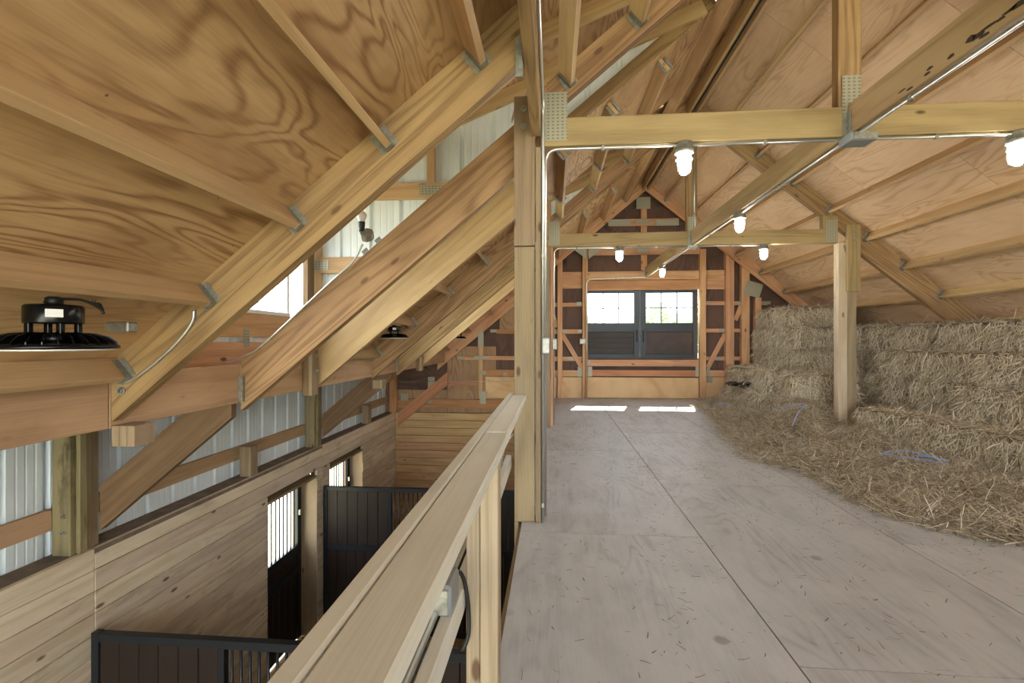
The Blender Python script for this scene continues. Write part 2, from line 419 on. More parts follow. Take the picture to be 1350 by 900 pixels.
# ------------------------------------------------------------------ roof = ceiling
T = 0.012
def slope_quad(xa, xb, ya, yb, off):
    return [(xa, ya, ply(xa) + off), (xb, ya, ply(xb) + off), (xb, yb, ply(xb) + off), (xa, yb, ply(xa) + off)]
vs, fcs = [], []
def addq(q):
    b = len(vs); vs.extend(q); fcs.append((b, b + 1, b + 2, b + 3))
segsY = [(Y0, DORM[0][0]), (DORM[0][1], DORM[1][0]), (DORM[1][1], YW + 0.1)]
for a, b in segsY: addq(slope_quad(XG - 0.1, XR, a, b, 0.03))
for a, b in DORM: addq(slope_quad(XD, XR, a, b, 0.03))
addq(slope_quad(XR, 7.85, Y0, YW + 0.1, 0.03))
addq([(XG - 0.1, Y0, ply(XG - 0.1) + 0.03), (XG - 0.1, YW + 0.1, ply(XG - 0.1) + 0.03), (XE - 0.2, YW + 0.1, 0.78), (XE - 0.2, Y0, 0.78)])
for a, b in DORM:
    addq([(XD + 0.25, a - 0.05, dply(XD + 0.25) + 0.03), (XD + 0.25, b + 0.05, dply(XD + 0.25) + 0.03), (-2.75, b + 0.05, dply(-2.75) + 0.03), (-2.75, a - 0.05, dply(-2.75) + 0.03)])
ceil = rawmesh('ceiling', vs, fcs, M['deck'])
tag(ceil, 'pitched plywood roof underside with pine purlins', 'ceiling', kind='structure')
def sheet(xa, xb, ya, yb, mat, f=ply, name='plywood_sheet'):
    a = Vector((xa, 0, f(xa))); b = Vector((xb, 0, f(xb))); d = b - a
    up = Vector((-d.z, 0, d.x)); up = up if up.z > 0 else -up; up.normalize()
    c = (a + b) / 2 + up * T / 2; c.y = (ya + yb) / 2
    return link(name, box_mesh(yb - ya - 0.004, d.length - 0.004, T, 0, mat), mat, frame(c, (0, 1, 0), up), ceil)
rows = [XR - 0.976 * k for k in range(5)] + [XG - 0.1]
for k in range(len(rows) - 1):
    for (a, b) in segsY + [(d0, d1) for d0, d1 in DORM]:
        dorm = (a, b) in DORM
        x1, x0 = rows[k], rows[k + 1]
        if dorm:
            if x1 <= XD: continue
            x0 = max(x0, XD)
        y = a - (1.22 if k % 2 else 0.35)
        while y < b:
            ya, yb = max(y, a), min(y + 2.44, b, YW)
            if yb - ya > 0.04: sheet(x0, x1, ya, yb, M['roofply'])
            y += 2.44
xr = XR; k = 0
while xr < 7.7:
    x1 = min(xr + 0.976, 7.8)
    y = Y0 - (0.2 if k % 2 else 1.5)
    while y < YW:
        ya, yb = max(y, Y0), min(y + 2.44, YW)
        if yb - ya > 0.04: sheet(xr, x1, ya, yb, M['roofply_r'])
        y += 2.44
    xr = x1; k += 1
for a, b in DORM:                                    # dormer roof sheets and their rafters
    for (x0, x1) in ((-2.7, -1.5), (-1.5, -0.3), (-0.3, 0.9), (0.9, XD + 0.2)):
        sheet(x0, x1, a, b, M['roofply'], dply)
    for y in (a + 0.05, a + 0.75, b - 0.75, b - 0.06):
        p0 = Vector((-2.6, y, dply(-2.6) - 0.075)); p1 = Vector((XD - 0.1, y, dply(XD - 0.1) - 0.075))
        beam('dormer_rafter', p0, p1, 0.04, 0.14, M['purlin'], ceil)
def hanger(parent, p, out, up, w=0.046, h=0.12):
    """galvanised joist hanger: a saddle under a purlin end"""
    out = Vector(out).normalized(); up = Vector(up).normalized(); y = up.cross(out).normalized()
    vs_, f_ = [], []
    c = Vector(p)
    def bb(o0, o1, s0, s1, u0, u1):
        b = len(vs_)
        for o in (o0, o1):
            for s in (s0, s1):
                for u in (u0, u1): vs_.append(c + out * o + y * s + up * u)
        f_.extend([tuple(b + i for i in q) for q in ((0, 1, 3, 2), (4, 6, 7, 5), (0, 4, 5, 1), (2, 3, 7, 6), (0, 2, 6, 4), (1, 5, 7, 3))])
    hw = w / 2
    bb(0, 0.045, -hw - 0.002, -hw, -0.004, h); bb(0, 0.045, hw, hw + 0.002, -0.004, h)
    bb(0, 0.045, -hw, hw, -0.004, 0.0)
    bb(-0.001, 0.002, -hw - 0.03, -hw, 0.0, h); bb(-0.001, 0.002, hw, hw + 0.03, 0.0, h)
    return rawmesh('joist_hanger', vs_, f_, M['galv'], parent, origin=c)
def purlin(side, n, ya, yb, hang=(True, True), d=0.14):
    x = XR + side * PS * n; up = nR if side > 0 else nL
    c = Vector((x, 0, ply(x))) - up * (d / 2 + 0.001)
    a = Vector((c.x, ya, c.z)); b = Vector((c.x, yb, c.z))
    p = beam('purlin', a, b, 0.04, d, M['purlin'], ceil, up=up)
    bot = c - up * d / 2
    if hang[0]: hanger(p, (bot.x, ya, bot.z), (0, 1, 0), up)
    if hang[1]: hanger(p, (bot.x, yb, bot.z), (0, -1, 0), up)
    return p
HT = 0.047
for n in range(1, 10):
    if n >= 1:
        if XR - PS * n > XD:
            for ya, yb in ((Y0, YT1 - HT), (YT1 + HT, YT2 - HT), (YT2 + HT, YW - 0.2)): purlin(-1, n, ya, yb)
        else:
            lastx = XR - PS * n
            purlin(-1, n, Y0, DORM[0][0] - 0.04, (False, True))
            if -0.1 < lastx: purlin(-1, n, DORM[0][0] + 0.04, YT1 - HT, (False, True))
            purlin(-1, n, DORM[0][1] + 0.081, DORM[1][0] - 0.081)
            if -0.1 < lastx: purlin(-1, n, DORM[1][0] + 0.04, YT2 - HT, (False, True))
            purlin(-1, n, DORM[1][1] + 0.081, YW - 0.2, (True, False))
for n in range(1, 12):
    for ya, yb in ((Y0, YT1 - HT), (YT1 + HT, YT2 - HT), (YT2 + HT, YW - 0.2)): purlin(1, n, ya, yb, (ya > 0, True))
for sx in (-1, 1):                                   # plumb ridge boards with a dark vent slot between
    for ya, yb in ((Y0, YT1 - HT), (YT1 + HT, YT2 - HT), (YT2 + HT, YW - 0.2)):
        bx('ridge_board', XR + sx * 0.035, XR + sx * 0.075, ya, yb, ZR - 0.27, ZR - 0.07, M['purlin'], ceil, 0.003, axis=1)
bx('ridge_vent', XR - 0.034, XR + 0.034, Y0, YW - 0.2, ZR - 0.2, ZR - 0.14, M['rubber'], ceil, 0, axis=1)

# ------------------------------------------------------------------ metal siding builder
def siding(name, along, c0, c1, fixed, zb, zt, parent, face=1, pitch=0.305):
    """ribbed steel panel; along 'y' or 'x', zb/zt functions of that coordinate; ribs point away from the room"""
    prof = [(0, 0), (0.012, 0.03), (0.042, 0.03), (0.056, 0), (0.11, 0), (0.116, 0.0022), (0.124, 0.0022), (0.13, 0), (0.176, 0), (0.182, 0.0022), (0.19, 0.0022), (0.196, 0), (0.242, 0), (0.248, 0.0022), (0.256, 0.0022), (0.262, 0)]
    cs = []; t = math.floor(c0 / pitch) * pitch
    while t < c1 + pitch:
        for a, d in prof:
            if c0 <= t + a <= c1: cs.append((t + a, d))
        t += pitch
    if not cs: return None
    if cs[0][0] > c0: cs.insert(0, (c0, 0))
    if cs[-1][0] < c1: cs.append((c1, 0))
    v, f = [], []
    for c, d in cs:
        p = fixed - d * face
        lo, hi = zb(c), max(zt(c), zb(c) + 0.001)
        for z in (lo, hi): v.append((p, c, z) if along == 'y' else (c, p, z))
    for i in range(len(cs) - 1): f.append((2 * i, 2 * i + 2, 2 * i + 3, 2 * i + 1))
    return rawmesh(name, v, f, M['siding'], parent, origin=v[0])

# ------------------------------------------------------------------ left wall
wl = bx('wall_left', XE - 0.14, XE - 0.05, Y0, YW, ZL - 0.3, 0.95, M['deck'], None, 0, axis=1)
tag(wl, 'left barn wall, pine plank lining below pale ribbed steel siding', 'wall', kind='structure')
y = Y0
while y < YW - 0.05:
    siding('siding_panel', 'y', y, min(y + 0.915, YW), XE + 0.01, lambda c: ZL - 0.02, lambda c: 0.76, wl)
    y += 0.915
OPEN = [(5.835, 7.12), (7.55, 8.9)]                  # two stable door openings in the lining
ZO = -0.81
XLN = -3.58
bays = [(Y0, YT1 + 0.02), (YT1 + 0.02, YT2 + 0.04), (YT2 + 0.04, YW - 0.02)]
PH = 0.17
z = ZL; row = 0
while z > ZF + 0.02:
    z0 = max(z - PH, ZF)
    for (a, b) in bays:
        cuts = [(a, b)]
        if z0 < ZO - 0.02:
            for oa, ob in OPEN:
                nc = []
                for (p, q) in cuts:
                    if ob <= p or oa >= q: nc.append((p, q))
                    else:
                        if oa - p > 0.03: nc.append((p, oa))
                        if q - ob > 0.03: nc.append((ob, q))
                cuts = nc
        for (p, q) in cuts:
            dx = random.uniform(-0.003, 0.003)
            bx('plank', XLN - 0.04 + dx, XLN + dx, p + 0.002, q - 0.002, z0 + 0.006, z, M['lining'], wl, 0.003, axis=1)
    z -= PH; row += 1
bx('top_shelf', XE + 0.03, XLN - 0.002, Y0, YW, ZL - 0.04, ZL - 0.002, M['dirt'], wl, 0, axis=1)
bx('girt', XE + 0.02, XE + 0.06, Y0, YT1 - 0.12, -0.17, -0.01, M['girder'], wl, axis=1)
bx('girt', XE + 0.02, XE + 0.06, YT1 + 0.12, YT2 - 0.1, -0.17, -0.01, M['girder'], wl, axis=1)
bx('girt', XE + 0.02, XE + 0.06, YT2 + 0.1, YW - 0.05, -0.17, -0.01, M['girder'], wl, axis=1)
for yy in (5.52, 9.25):
    bx('stub_post', XLN - 0.16, XLN - 0.02, yy, yy + 0.14, ZL, 0.0, M['post'], wl, axis=2)
for oa, ob in OPEN:                                  # return faces of the openings, head board
    bx('jamb', XE - 0.04, XLN - 0.003, ob - 0.0, ob + 0.035, ZF, ZO - 0.001, M['post'], wl, axis=2)
    bx('jamb', XE - 0.04, XLN - 0.003, oa - 0.035, oa, ZF, ZO - 0.001, M['post'], wl, axis=2)
    bx('head_board', XE - 0.04, XLN - 0.003, oa - 0.03, ob + 0.03, ZO, ZO + 0.035, M['post'], wl, axis=1)
# outer skin below the siding, left open at the doors
ys = [Y0, OPEN[0][0] - 0.03, OPEN[0][1] + 0.03, OPEN[1][0] - 0.03, OPEN[1][1] + 0.03, YW]
for i in (0, 2, 4): bx('outer_skin', XE - 0.14, XE - 0.05, ys[i], ys[i + 1], ZF, ZL - 0.3, M['deck'], wl, 0, axis=1)
for i in (1, 3): bx('outer_skin', XE - 0.14, XE - 0.05, ys[i], ys[i + 1], ZO + 0.03, ZL - 0.3, M['deck'], wl, 0, axis=1)
# stable doors: barred upper half, brown panel below
for k, (oa, ob) in enumerate(OPEN):
    dr = root('door_%d' % (k + 3), (XE + 0.02, oa, ZF), ['black framed stable door with barred window, brown lower panel', 'black framed stable door with barred window behind the stall partition'][k], 'door', kind='structure')
    x0, x1 = XE - 0.03, XE + 0.02; y0, y1 = oa + 0.002, ob - 0.002; zt = ZO - 0.002; zm = -1.8
    bx('stile', x0, x1, y0, y0 + 0.1, ZF + 0.02, zt, M['black'], dr, axis=2); bx('stile', x0, x1, y1 - 0.1, y1, ZF + 0.02, zt, M['black'], dr, axis=2)
    bx('top_rail', x0, x1, y0 + 0.1, y1 - 0.1, zt - 0.04, zt, M['black'], dr, axis=1)
    bx('middle_rail', x0, x1, y0 + 0.1, y1 - 0.1, zm - 0.12, zm, M['black'], dr, axis=1)
    bx('lower_rail', x0, x1, y0 + 0.1, y1 - 0.1, zm - 0.42, zm - 0.32, M['black'], dr, axis=1)
    nb = 7
    bw = (y1 - y0 - 0.2) / nb
    for i in range(nb): bx('board', x0 + 0.01, x1 - 0.02, y0 + 0.1 + i * bw + 0.002, y0 + 0.1 + (i + 1) * bw - 0.002, ZF + 0.03, zm - 0.1, M['brown'], dr, axis=2)
    yb = y0 + 0.14
    while yb < y1 - 0.11:
        tube('bar', [(x0 + 0.025, yb, zm), (x0 + 0.025, yb, zt - 0.03)], 0.012, M['black'], dr, 6); yb += 0.098
    ltc = bx('latch', x1, x1 + 0.03, y1 - 0.09, y1 - 0.05, -1.36, -1.28, M['conduit'], dr)

# ------------------------------------------------------------------ far gable wall
DX0, DX1, DZ0, DZ1 = 0.771, 3.19, 0.885, 2.43        # loft door opening
v, f = [], []
def aq(x0, x1, z0, z1, z2, z3):
    b = len(v); v.extend([(x0, YW + 0.06, z0), (x1, YW + 0.06, z1), (x1, YW + 0.06, z2), (x0, YW + 0.06, z3)]); f.append((b, b + 1, b + 2, b + 3))
aq(XE - 0.1, XG - 0.1, ZF, ZF, ply(XG - 0.1), 0.75)
aq(XG - 0.1, DX0, ZF, ZF, ply(DX0), ply(XG - 0.1))
aq(DX0, DX1, ZF, ZF, DZ0, DZ0); aq(DX0, XR, DZ1, DZ1, ply(XR), ply(DX0)); aq(XR, DX1, DZ1, DZ1, ply(DX1), ply(XR))
aq(DX1, 7.8, ZF, ZF, 0, ply(DX1))
wf = rawmesh('wall_far', v, f, M['sheath'])
tag(wf, 'far gable wall with orange studs, girts and diagonal braces', 'wall', kind='structure')
YF = YW                                              # face of the sheathing
def fb(name, u0, u1, v0, v1, mat, t=0.04, axis=None, back=0.0, parent=None, bev=0.003):
    a = onY(u0, v0, YF - back - t); b = onY(u1, v1, YF - back - t)
    w, h = abs(b.x - a.x), abs(b.z - a.z)
    ax = axis if axis is not None else (0 if w >= h else 2)
    if name == 'stud': a.z = min(a.z, ply(a.x) - 0.03, ply(b.x) - 0.03)
    return bx(name, a.x, b.x, YF - back - t, YF - back, b.z, a.z, mat, parent or wf, bev, axis=ax)
# sheathing sheets
def sheath(x0, x1, z0, z1, mat, y=YF):
    zt = min(ply(x0), ply(x1)) - 0.02
    return bx('sheathing_panel', x0 + 0.003, x1 - 0.003, y, y + 0.012, z0, min(z1, zt), mat, wf, 0, axis=2)
for x0, x1, z0, z1, m in ((-0.2, 0.3, 0.45, 2.9, 'sheath'), (0.3, DX0, 0.45, 3.4, 'sheath'), (DX1, 4.0, 0.45, 3.3, 'sheath'), (4.0, 5.2, 0.45, 2.2, 'sheath'), (5.2, 6.2, 0, 1.3, 'sheath'),
                          (DX0, 2.0, DZ1, 3.7, 'sheath'), (2.0, DX1, DZ1, 3.7, 'sheath'), (1.3, 2.0, 3.7, 4.3, 'sheath'), (2.0, 2.7, 3.7, 4.3, 'sheath'),
                          (-3.6, -2.4, ZL, 1.0, 'sheath2'), (-2.4, -1.2, ZL, 1.4, 'sheath2'), (-1.2, -0.2, ZL, 2.2, 'sheath2')):
    sheath(x0, x1, z0, z1, M[m])
fb('sheathing_panel', 654, 678, 440, 487, M['sheath'], t=0.008, axis=2, bev=0)
# base plywood
for u0, u1 in ((722, 734), (741, 768), (775, 923), (931, 957), (968, 1010)):
    fb('base_panel', u0, u1, 497, 525.5, M['baseply'], t=0.015, axis=0)
# studs
for u0, u1, v0, v1, bk in ((735, 741.5, 331, 525.5, 0.0), (768, 771.4, 322, 525.5, 0.0), (771.6, 775, 322, 525.5, 0.0), (923, 931, 328, 525.5, 0.0), (957, 968, 322, 525.5, 0.0), (978, 988.5, 345, 525.5, 0.0), (726, 730, 345, 525.5, 0.02), (996, 1004, 392, 525.5, 0.0)):
    fb('stud', u0, u1, v0, v1, M['stud'], t=0.14 if bk == 0 else 0.09, axis=2)
# headers and girts (held a little back from the stud faces)
for u0, u1, v0, v1, m in ((741.5, 768, 358.5, 369, 'stud'), (775, 923, 358, 368.5, 'stud'), (931, 957, 356, 369, 'stud'), (741.5, 768, 369, 380, 'stud'), (775, 923, 369, 381, 'farbeam'), (931, 957, 369, 381, 'stud'),
                          (726, 735, 399, 404, 'stud'), (741.5, 768, 399, 404, 'stud'), (931, 957, 397, 402, 'stud'), (968, 978, 397, 402, 'stud'),
                          (726, 735, 434, 440, 'stud'), (741.5, 768, 434, 440, 'stud'), (931, 957, 433, 438, 'stud'), (968, 978, 433, 438, 'stud'),
                          (726, 735, 470, 476, 'stud'), (741.5, 768, 470, 476, 'stud'), (931, 957, 470, 475, 'stud'), (968, 978, 470, 475, 'stud'),
                          (726, 735, 488, 496.5, 'stud'), (741.5, 768, 488, 496.5, 'stud'), (931, 957, 488, 496.5, 'stud'), (968, 978, 488, 496.5, 'stud'),
                          (775, 923, 474, 483, 'stud'), (775, 923, 487.5, 496.5, 'farbeam'),
                          (1000, 1012, 397, 402, 'stud')):
    fb('girt', u0, u1, v0, v1, M[m], t=0.05)
# gable truss against the wall
def gable_rafter(xa, xb, dv, y0, y1, mat, parent, name='rafter', off=0.003):
    zs = [(xa, ply(xa) - off), (xb, ply(xb) - off), (xb, ply(xb) - off - dv), (xa, ply(xa) - off - dv)]
    a = Vector((xa, (y0 + y1) / 2, ply(xa) - off - dv / 2)); b = Vector((xb, (y0 + y1) / 2, ply(xb) - off - dv / 2))
    up = nL if xb <= XR + 0.01 and xa <= XR + 0.01 else nR
    w = frame((a + b) / 2, b - a, up); wi = w.inverted()
    n = 4; vv = []
    for yy in (y0, y1):
        for p in zs: vv.append(wi @ Vector((p[0], yy, p[1])))
    ff = [(3, 2, 1, 0), (4, 5, 6, 7)] + [(i, (i + 1) % 4, 4 + (i + 1) % 4, 4 + i) for i in range(4)]
    me = bpy.data.meshes.new(name); me.from_pydata(vv, [], ff); me.update()
    bm = bmesh.new(); bm.from_mesh(me); bmesh.ops.recalc_face_normals(bm, faces=bm.faces[:]); bm.to_mesh(me); bm.free()
    return link(name, me, mat, w, parent)
gable_rafter(-0.15, XR, 0.27, YW - 0.19, YW - 0.142, M['stud'], wf)
gable_rafter(XR, 6.6, 0.27, YW - 0.19, YW - 0.142, M['stud'], wf)
gable_rafter(-2.6, -0.16, 0.38, YW - 0.1, YW - 0.05, M['stud'], wf)
gable_rafter(-3.5, -2.35, 0.30, YW - 0.16, YW - 0.11, M['farbeam'], wf, name='strut', off=0.62)
fb('king_post', 845, 853, 272, 356, M['stud'], t=0.05, axis=2)
fb('collar_tie', 803, 895, 289, 296.5, M['stud'], t=0.04, back=0.051)
fb('tie_board', 775, 923, 327, 334.5, M['stud'], t=0.04, back=0.051)
for u0, v0, u1, v1 in ((741.5, 441, 767, 484), (726.5, 409, 734.5, 431), (956, 440, 933, 484), (977, 403, 969, 422)):
    a = onY(u0, v0, YW - 0.06); b = onY(u1, v1, YW - 0.06)
    beam('brace', a, b, 0.038, 0.1, M['stud'], wf, up=(0, 0, 1) if abs(a.x - b.x) > abs(a.z - b.z) else (1, 0, 0))
# steel plates, loft part
for u0, u1, v0, v1 in ((839, 857.5, 260, 275), (802, 832, 289.5, 297), (839, 857, 289, 294), (864, 895, 289.5, 297), (840, 856, 327, 332)):
    a = onY(u0, v0, YW - 0.195); b = onY(u1, v1, YW - 0.195); plate(wf, a.x, b.x, b.z, a.z, YW - 0.195)
for u0, u1, v0, v1 in ((761.5, 767.5, 483, 496.5), (775.5, 780.5, 483, 496.5), (917, 922.5, 483, 496.5), (931.5, 936, 483, 496.5), (775.5, 779, 475, 479.5), (749, 757, 470, 474.5), (941, 951, 470, 474.5), (726, 733, 434, 438), (742, 747, 434, 438.5), (762, 767.5, 434, 438.5), (948, 956, 433, 437.5), (760, 767, 398, 402), (931.5, 934, 397, 401), (970, 977, 398, 402), (1003, 1016, 397, 401)):
    a = onY(u0, v0, YW - 0.056); b = onY(u1, v1, YW - 0.056); plate(wf, a.x, b.x, b.z, a.z, YW - 0.056)
pp = onY(993, 381, YW - 0.2)
link('nail_plate', box_mesh(0.34, 0.3, 0.003, 0, M['plate']), M['plate'], frame(pp, (1, 0, -0.3), (0, -1, 0)), wf)
for (u, vv) in ((764, 333), (785, 333)):             # gusset triangles either side of the inner stud
    a = onY(u - 9, vv - 5, YW - 0.196); b = onY(u + 9, vv + 8, YW - 0.196)
    prism('gusset', [(a.x, a.z), (b.x, a.z), ((a.x if u > 770 else b.x), b.z)], YW - 0.196, YW - 0.193, M['plate'], wf)
# left part of the far wall, above and below the lining
fb('beam', 524, 700, 525.5, 539, M['farbeam'], t=0.06, axis=0)
fb('stud', 630.5, 636.5, 440, 525.5, M['stud'], t=0.07, axis=2)
fb('stud', 564, 568.5, 497, 525.5, M['stud'], t=0.05, axis=2)
for u0, u1, v0, v1, m in ((603, 630.5, 469, 474.5, 'stud'), (636.5, 690, 469, 474.5, 'stud'), (636.5, 690, 487, 495.5, 'farbeam'), (574, 630.5, 503, 508.5, 'farbeam'), (654, 690, 434, 439.5, 'farbeam')):
    fb('girt', u0, u1, v0, v1, M[m], t=0.05)
fb('base_panel', 640, 690, 496.5, 525, M['baseply'], t=0.015, axis=0)
for u0, u1, v0, v1 in ((564, 572, 497, 511), (562.5, 567.5, 516, 532), (629.5, 637, 437, 457), (632, 640, 516, 533), (527, 537, 519, 528), (624, 641, 469, 474), (604, 612, 469.5, 473.5), (632, 640, 489, 494), (646, 654, 434, 438), (663, 668, 491, 495)):
    a = onY(u0, v0, YW - 0.175); b = onY(u1, v1, YW - 0.175); plate(wf, a.x, b.x, b.z, a.z, YW - 0.105)
z = ZL
while z > ZF + 0.02:
    z0 = max(z - PH, ZF); dy = random.uniform(-0.003, 0.003)
    bx('plank', XLN + 0.01, -0.25, YW - 0.1 + dy, YW - 0.06 + dy, z0 + 0.007, z, M['farplank'], wf, 0.003, axis=0); z -= PH
bx('corner_post', XLN - 0.12, XLN + 0.04, YW - 0.13, YW - 0.05, ZL, 0.8, M['farbeam'], wf, axis=2)

# ------------------------------------------------------------------ loft doors (sliding pair, glazed top half)
YD = YW + 0.09
for k, (x0, x1) in enumerate(((0.66, 1.925), (1.93, 3.175))):
    dr = root('door_%d' % (k + 1), (x0, YD, DZ0), ['charcoal framed glazed loft door with grey plank lower panel', 'charcoal framed glazed loft door with brown lower panel'][k], 'door', kind='structure')
    z0, z1 = DZ0 - 0.04, 2.45
    gx0, gx1, gz0, gz1 = (x0 + 0.115, x1 - 0.13, 1.665, 2.325) if k == 0 else (x0 + 0.125, x1 - 0.115, 1.665, 2.325)
    F = M['frameblue']
    bx('stile', x0, gx0, YD, YD + 0.05, z0, z1, F, dr, axis=2); bx('stile', gx1, x1, YD, YD + 0.05, z0, z1, F, dr, axis=2)
    bx('top_rail', gx0, gx1, YD, YD + 0.05, gz1, z1, F, dr); bx('middle_rail', gx0, gx1, YD, YD + 0.05, gz0 - 0.2, gz0, F, dr); bx('bottom_rail', gx0, gx1, YD, YD + 0.05, z0, z0 + 0.13, F, dr)
    if k == 0:
        nb = 4; bh = (gz0 - 0.2 - z0 - 0.13) / nb
        for i in range(nb): bx('board', gx0, gx1, YD + 0.02, YD + 0.04, z0 + 0.13 + i * bh + 0.002, z0 + 0.13 + (i + 1) * bh - 0.002, M['panelgrey'], dr)
    else: bx('lower_panel', gx0, gx1, YD + 0.02, YD + 0.04, z0 + 0.13, gz0 - 0.2, M['panelbrown'], dr)
    bx('light_stop_panel', gx0, gx1, YD + 0.042, YD + 0.048, z0 + 0.1, gz0 - 0.15, F, dr, 0)  # added to keep sunlight from shining through the board gaps
    pw = (gx1 - gx0) / 3; ph = (gz1 - gz0) / 2
    for i in (1, 2): bx('muntin', gx0 + i * pw - 0.012, gx0 + i * pw + 0.012, YD + 0.01, YD + 0.04, gz0, gz1, F, dr, 0, axis=2)
    for i in range(3):
        bx('muntin', gx0 + i * pw + 0.008, gx0 + (i + 1) * pw - 0.008, YD + 0.01, YD + 0.04, gz0 + ph - 0.012, gz0 + ph + 0.012, F, dr, 0)
        for j in range(2):
            bx('pane', gx0 + i * pw + 0.006, gx0 + (i + 1) * pw - 0.006, YD + 0.022, YD + 0.026, gz0 + j * ph + 0.006, gz0 + (j + 1) * ph - 0.006, M['glass'], dr, 0)
    hx = gx1 + 0.06 if k == 0 else gx0 - 0.06
    tube('handle', round_path([(hx, YD, 1.25), (hx, YD - 0.04, 1.25), (hx, YD - 0.04, 1.5), (hx, YD, 1.5)], 0.02, 3), 0.009, M['black'], dr, 6)
tr = bx('trim_1', DX0 - 0.02, DX1 + 0.02, YW - 0.03, YW + 0.08, DZ1 - 0.02, DZ1 + 0.03, M['frameblue'], None, 0)
tag(tr, 'dark steel door track over the loft doors', 'trim', kind='structure')

# ------------------------------------------------------------------ dormers (cheek walls and front with window)
for k, (a, b) in enumerate(DORM):
    for yy, face, nm in ((b, -1, 'far'), (a, 1, 'near')):
        dw = root('wall_dormer_%s' % nm, (XG, yy, ply(XG)), ['ribbed steel cheek wall of the first dormer', 'ribbed steel cheek wall of the second dormer'][k] + ', %s side' % ('gable' if nm == 'far' else 'truss'), 'wall', kind='structure')
        x = XG - 0.05
        while x < XD + 0.2:
            x1 = min(x + 0.915, XD + 0.24)
            siding('siding_panel', 'x', x, x1, yy + (0.02 if nm == 'far' else 0.03), lambda c: ply(c) + 0.013, lambda c: max(dply(c), ply(c)), dw, face)
            x = x1
        if nm == 'far':
            gable_rafter(-0.1, XD, 0.15, yy - 0.045, yy - 0.005, M['rafter'], dw, name='bottom_plate', off=-0.16)
            yA, yB = yy - 0.045, yy - 0.005
            for xx in (-2.32, -1.17, -0.05):
                bx('stud', xx - 0.06, xx + 0.02, yA, yB, ply(xx + 0.02) + 0.0, dply(xx) - 0.02, M['purlin'], dw, axis=2)
            for zz in (2.02, 2.74):
                xe = (zz - ZR) / S + XR
                bx('girt', XG, min(xe - 0.1, XD), yA - 0.0, yB, zz - 0.08, zz + 0.08, M['purlin'], dw, axis=0)
                for xx in (-2.32, -1.17):
                    if xx < xe: plate(dw, xx - 0.13, xx + 0.1, zz - 0.05, zz + 0.05, yA - 0.004)
    fw = root('wall_dormer_front', (XG - 0.1, a, 1.05), ['front wall of the first dormer with its window', 'front wall of the second dormer with its window'][k], 'wall', kind='structure')
    xa, xb = XG - 0.12, XG - 0.08
    bx('board', xa, xb, a, b, 1.06, 1.26, M['stud'], fw, axis=1); bx('board', xa, xb, a, b, 1.30, 1.5, M['stud'], fw, axis=1)
    for yy in (a + 0.55, a + 1.32): link('nail_plate', box_mesh(0.08, 0.16, 0.003, 0, M['plate']), M['plate'], frame((xb + 0.003, yy, 1.29), (0, 1, 0), (1, 0, 0)), fw)
    zt = dply(XG) - 0.02
    bx('stud', xa, xb, a, a + 0.06, 1.5, zt, M['stud'], fw, axis=2)
    siding('siding_panel', 'y', a, a + 0.3, xa, lambda c: 1.05, lambda c: zt, fw); siding('siding_panel', 'y', b - 0.22, b, xa, lambda c: 1.05, lambda c: zt, fw)
    siding('siding_panel', 'y', a + 0.3, b - 0.22, xa, lambda c: 1.0, lambda c: 1.5, fw); siding('siding_panel', 'y', a + 0.3, b - 0.22, xa, lambda c: 2.48, lambda c: zt, fw)
    wn = root('window_%d' % (k + 1), (xa, a + 0.3, 1.5), ['white framed dormer window beside the bulb holder', 'white framed dormer window of the second dormer'][k], 'window', kind='structure')
    y0, y1, z0, z1 = a + 0.3, b - 0.22, 1.5, 2.48
    wm = M['lens']
    bx('sill', xa - 0.06, xb + 0.01, y0, y1, z0, z0 + 0.035, wm, wn, axis=1); bx('head', xa - 0.06, xb, y0, y1, z1 - 0.035, z1, wm, wn, axis=1)
    bx('jamb', xa - 0.06, xb, y0, y0 + 0.035, z0, z1, wm, wn, axis=2); bx('jamb', xa - 0.06, xb, y1 - 0.035, y1, z0, z1, wm, wn, axis=2)
    n = 4; pw = (y1 - y0) / n
    for i in range(1, n): bx('muntin', xa - 0.03, xa - 0.01, y0 + i * pw - 0.01, y0 + i * pw + 0.01, z0, z1, wm, wn, 0, axis=2)
    for i in range(n):
        bx('muntin', xa - 0.03, xa - 0.01, y0 + i * pw + 0.01, y0 + (i + 1) * pw - 0.01, 1.98, 2.0, wm, wn, 0, axis=1)
        for zz in ((z0 + 0.03, 1.985), (1.995, z1 - 0.03)): bx('pane', xa - 0.022, xa - 0.018, y0 + i * pw + 0.008, y0 + (i + 1) * pw - 0.008, zz[0], zz[1], M['glass'], wn, 0)

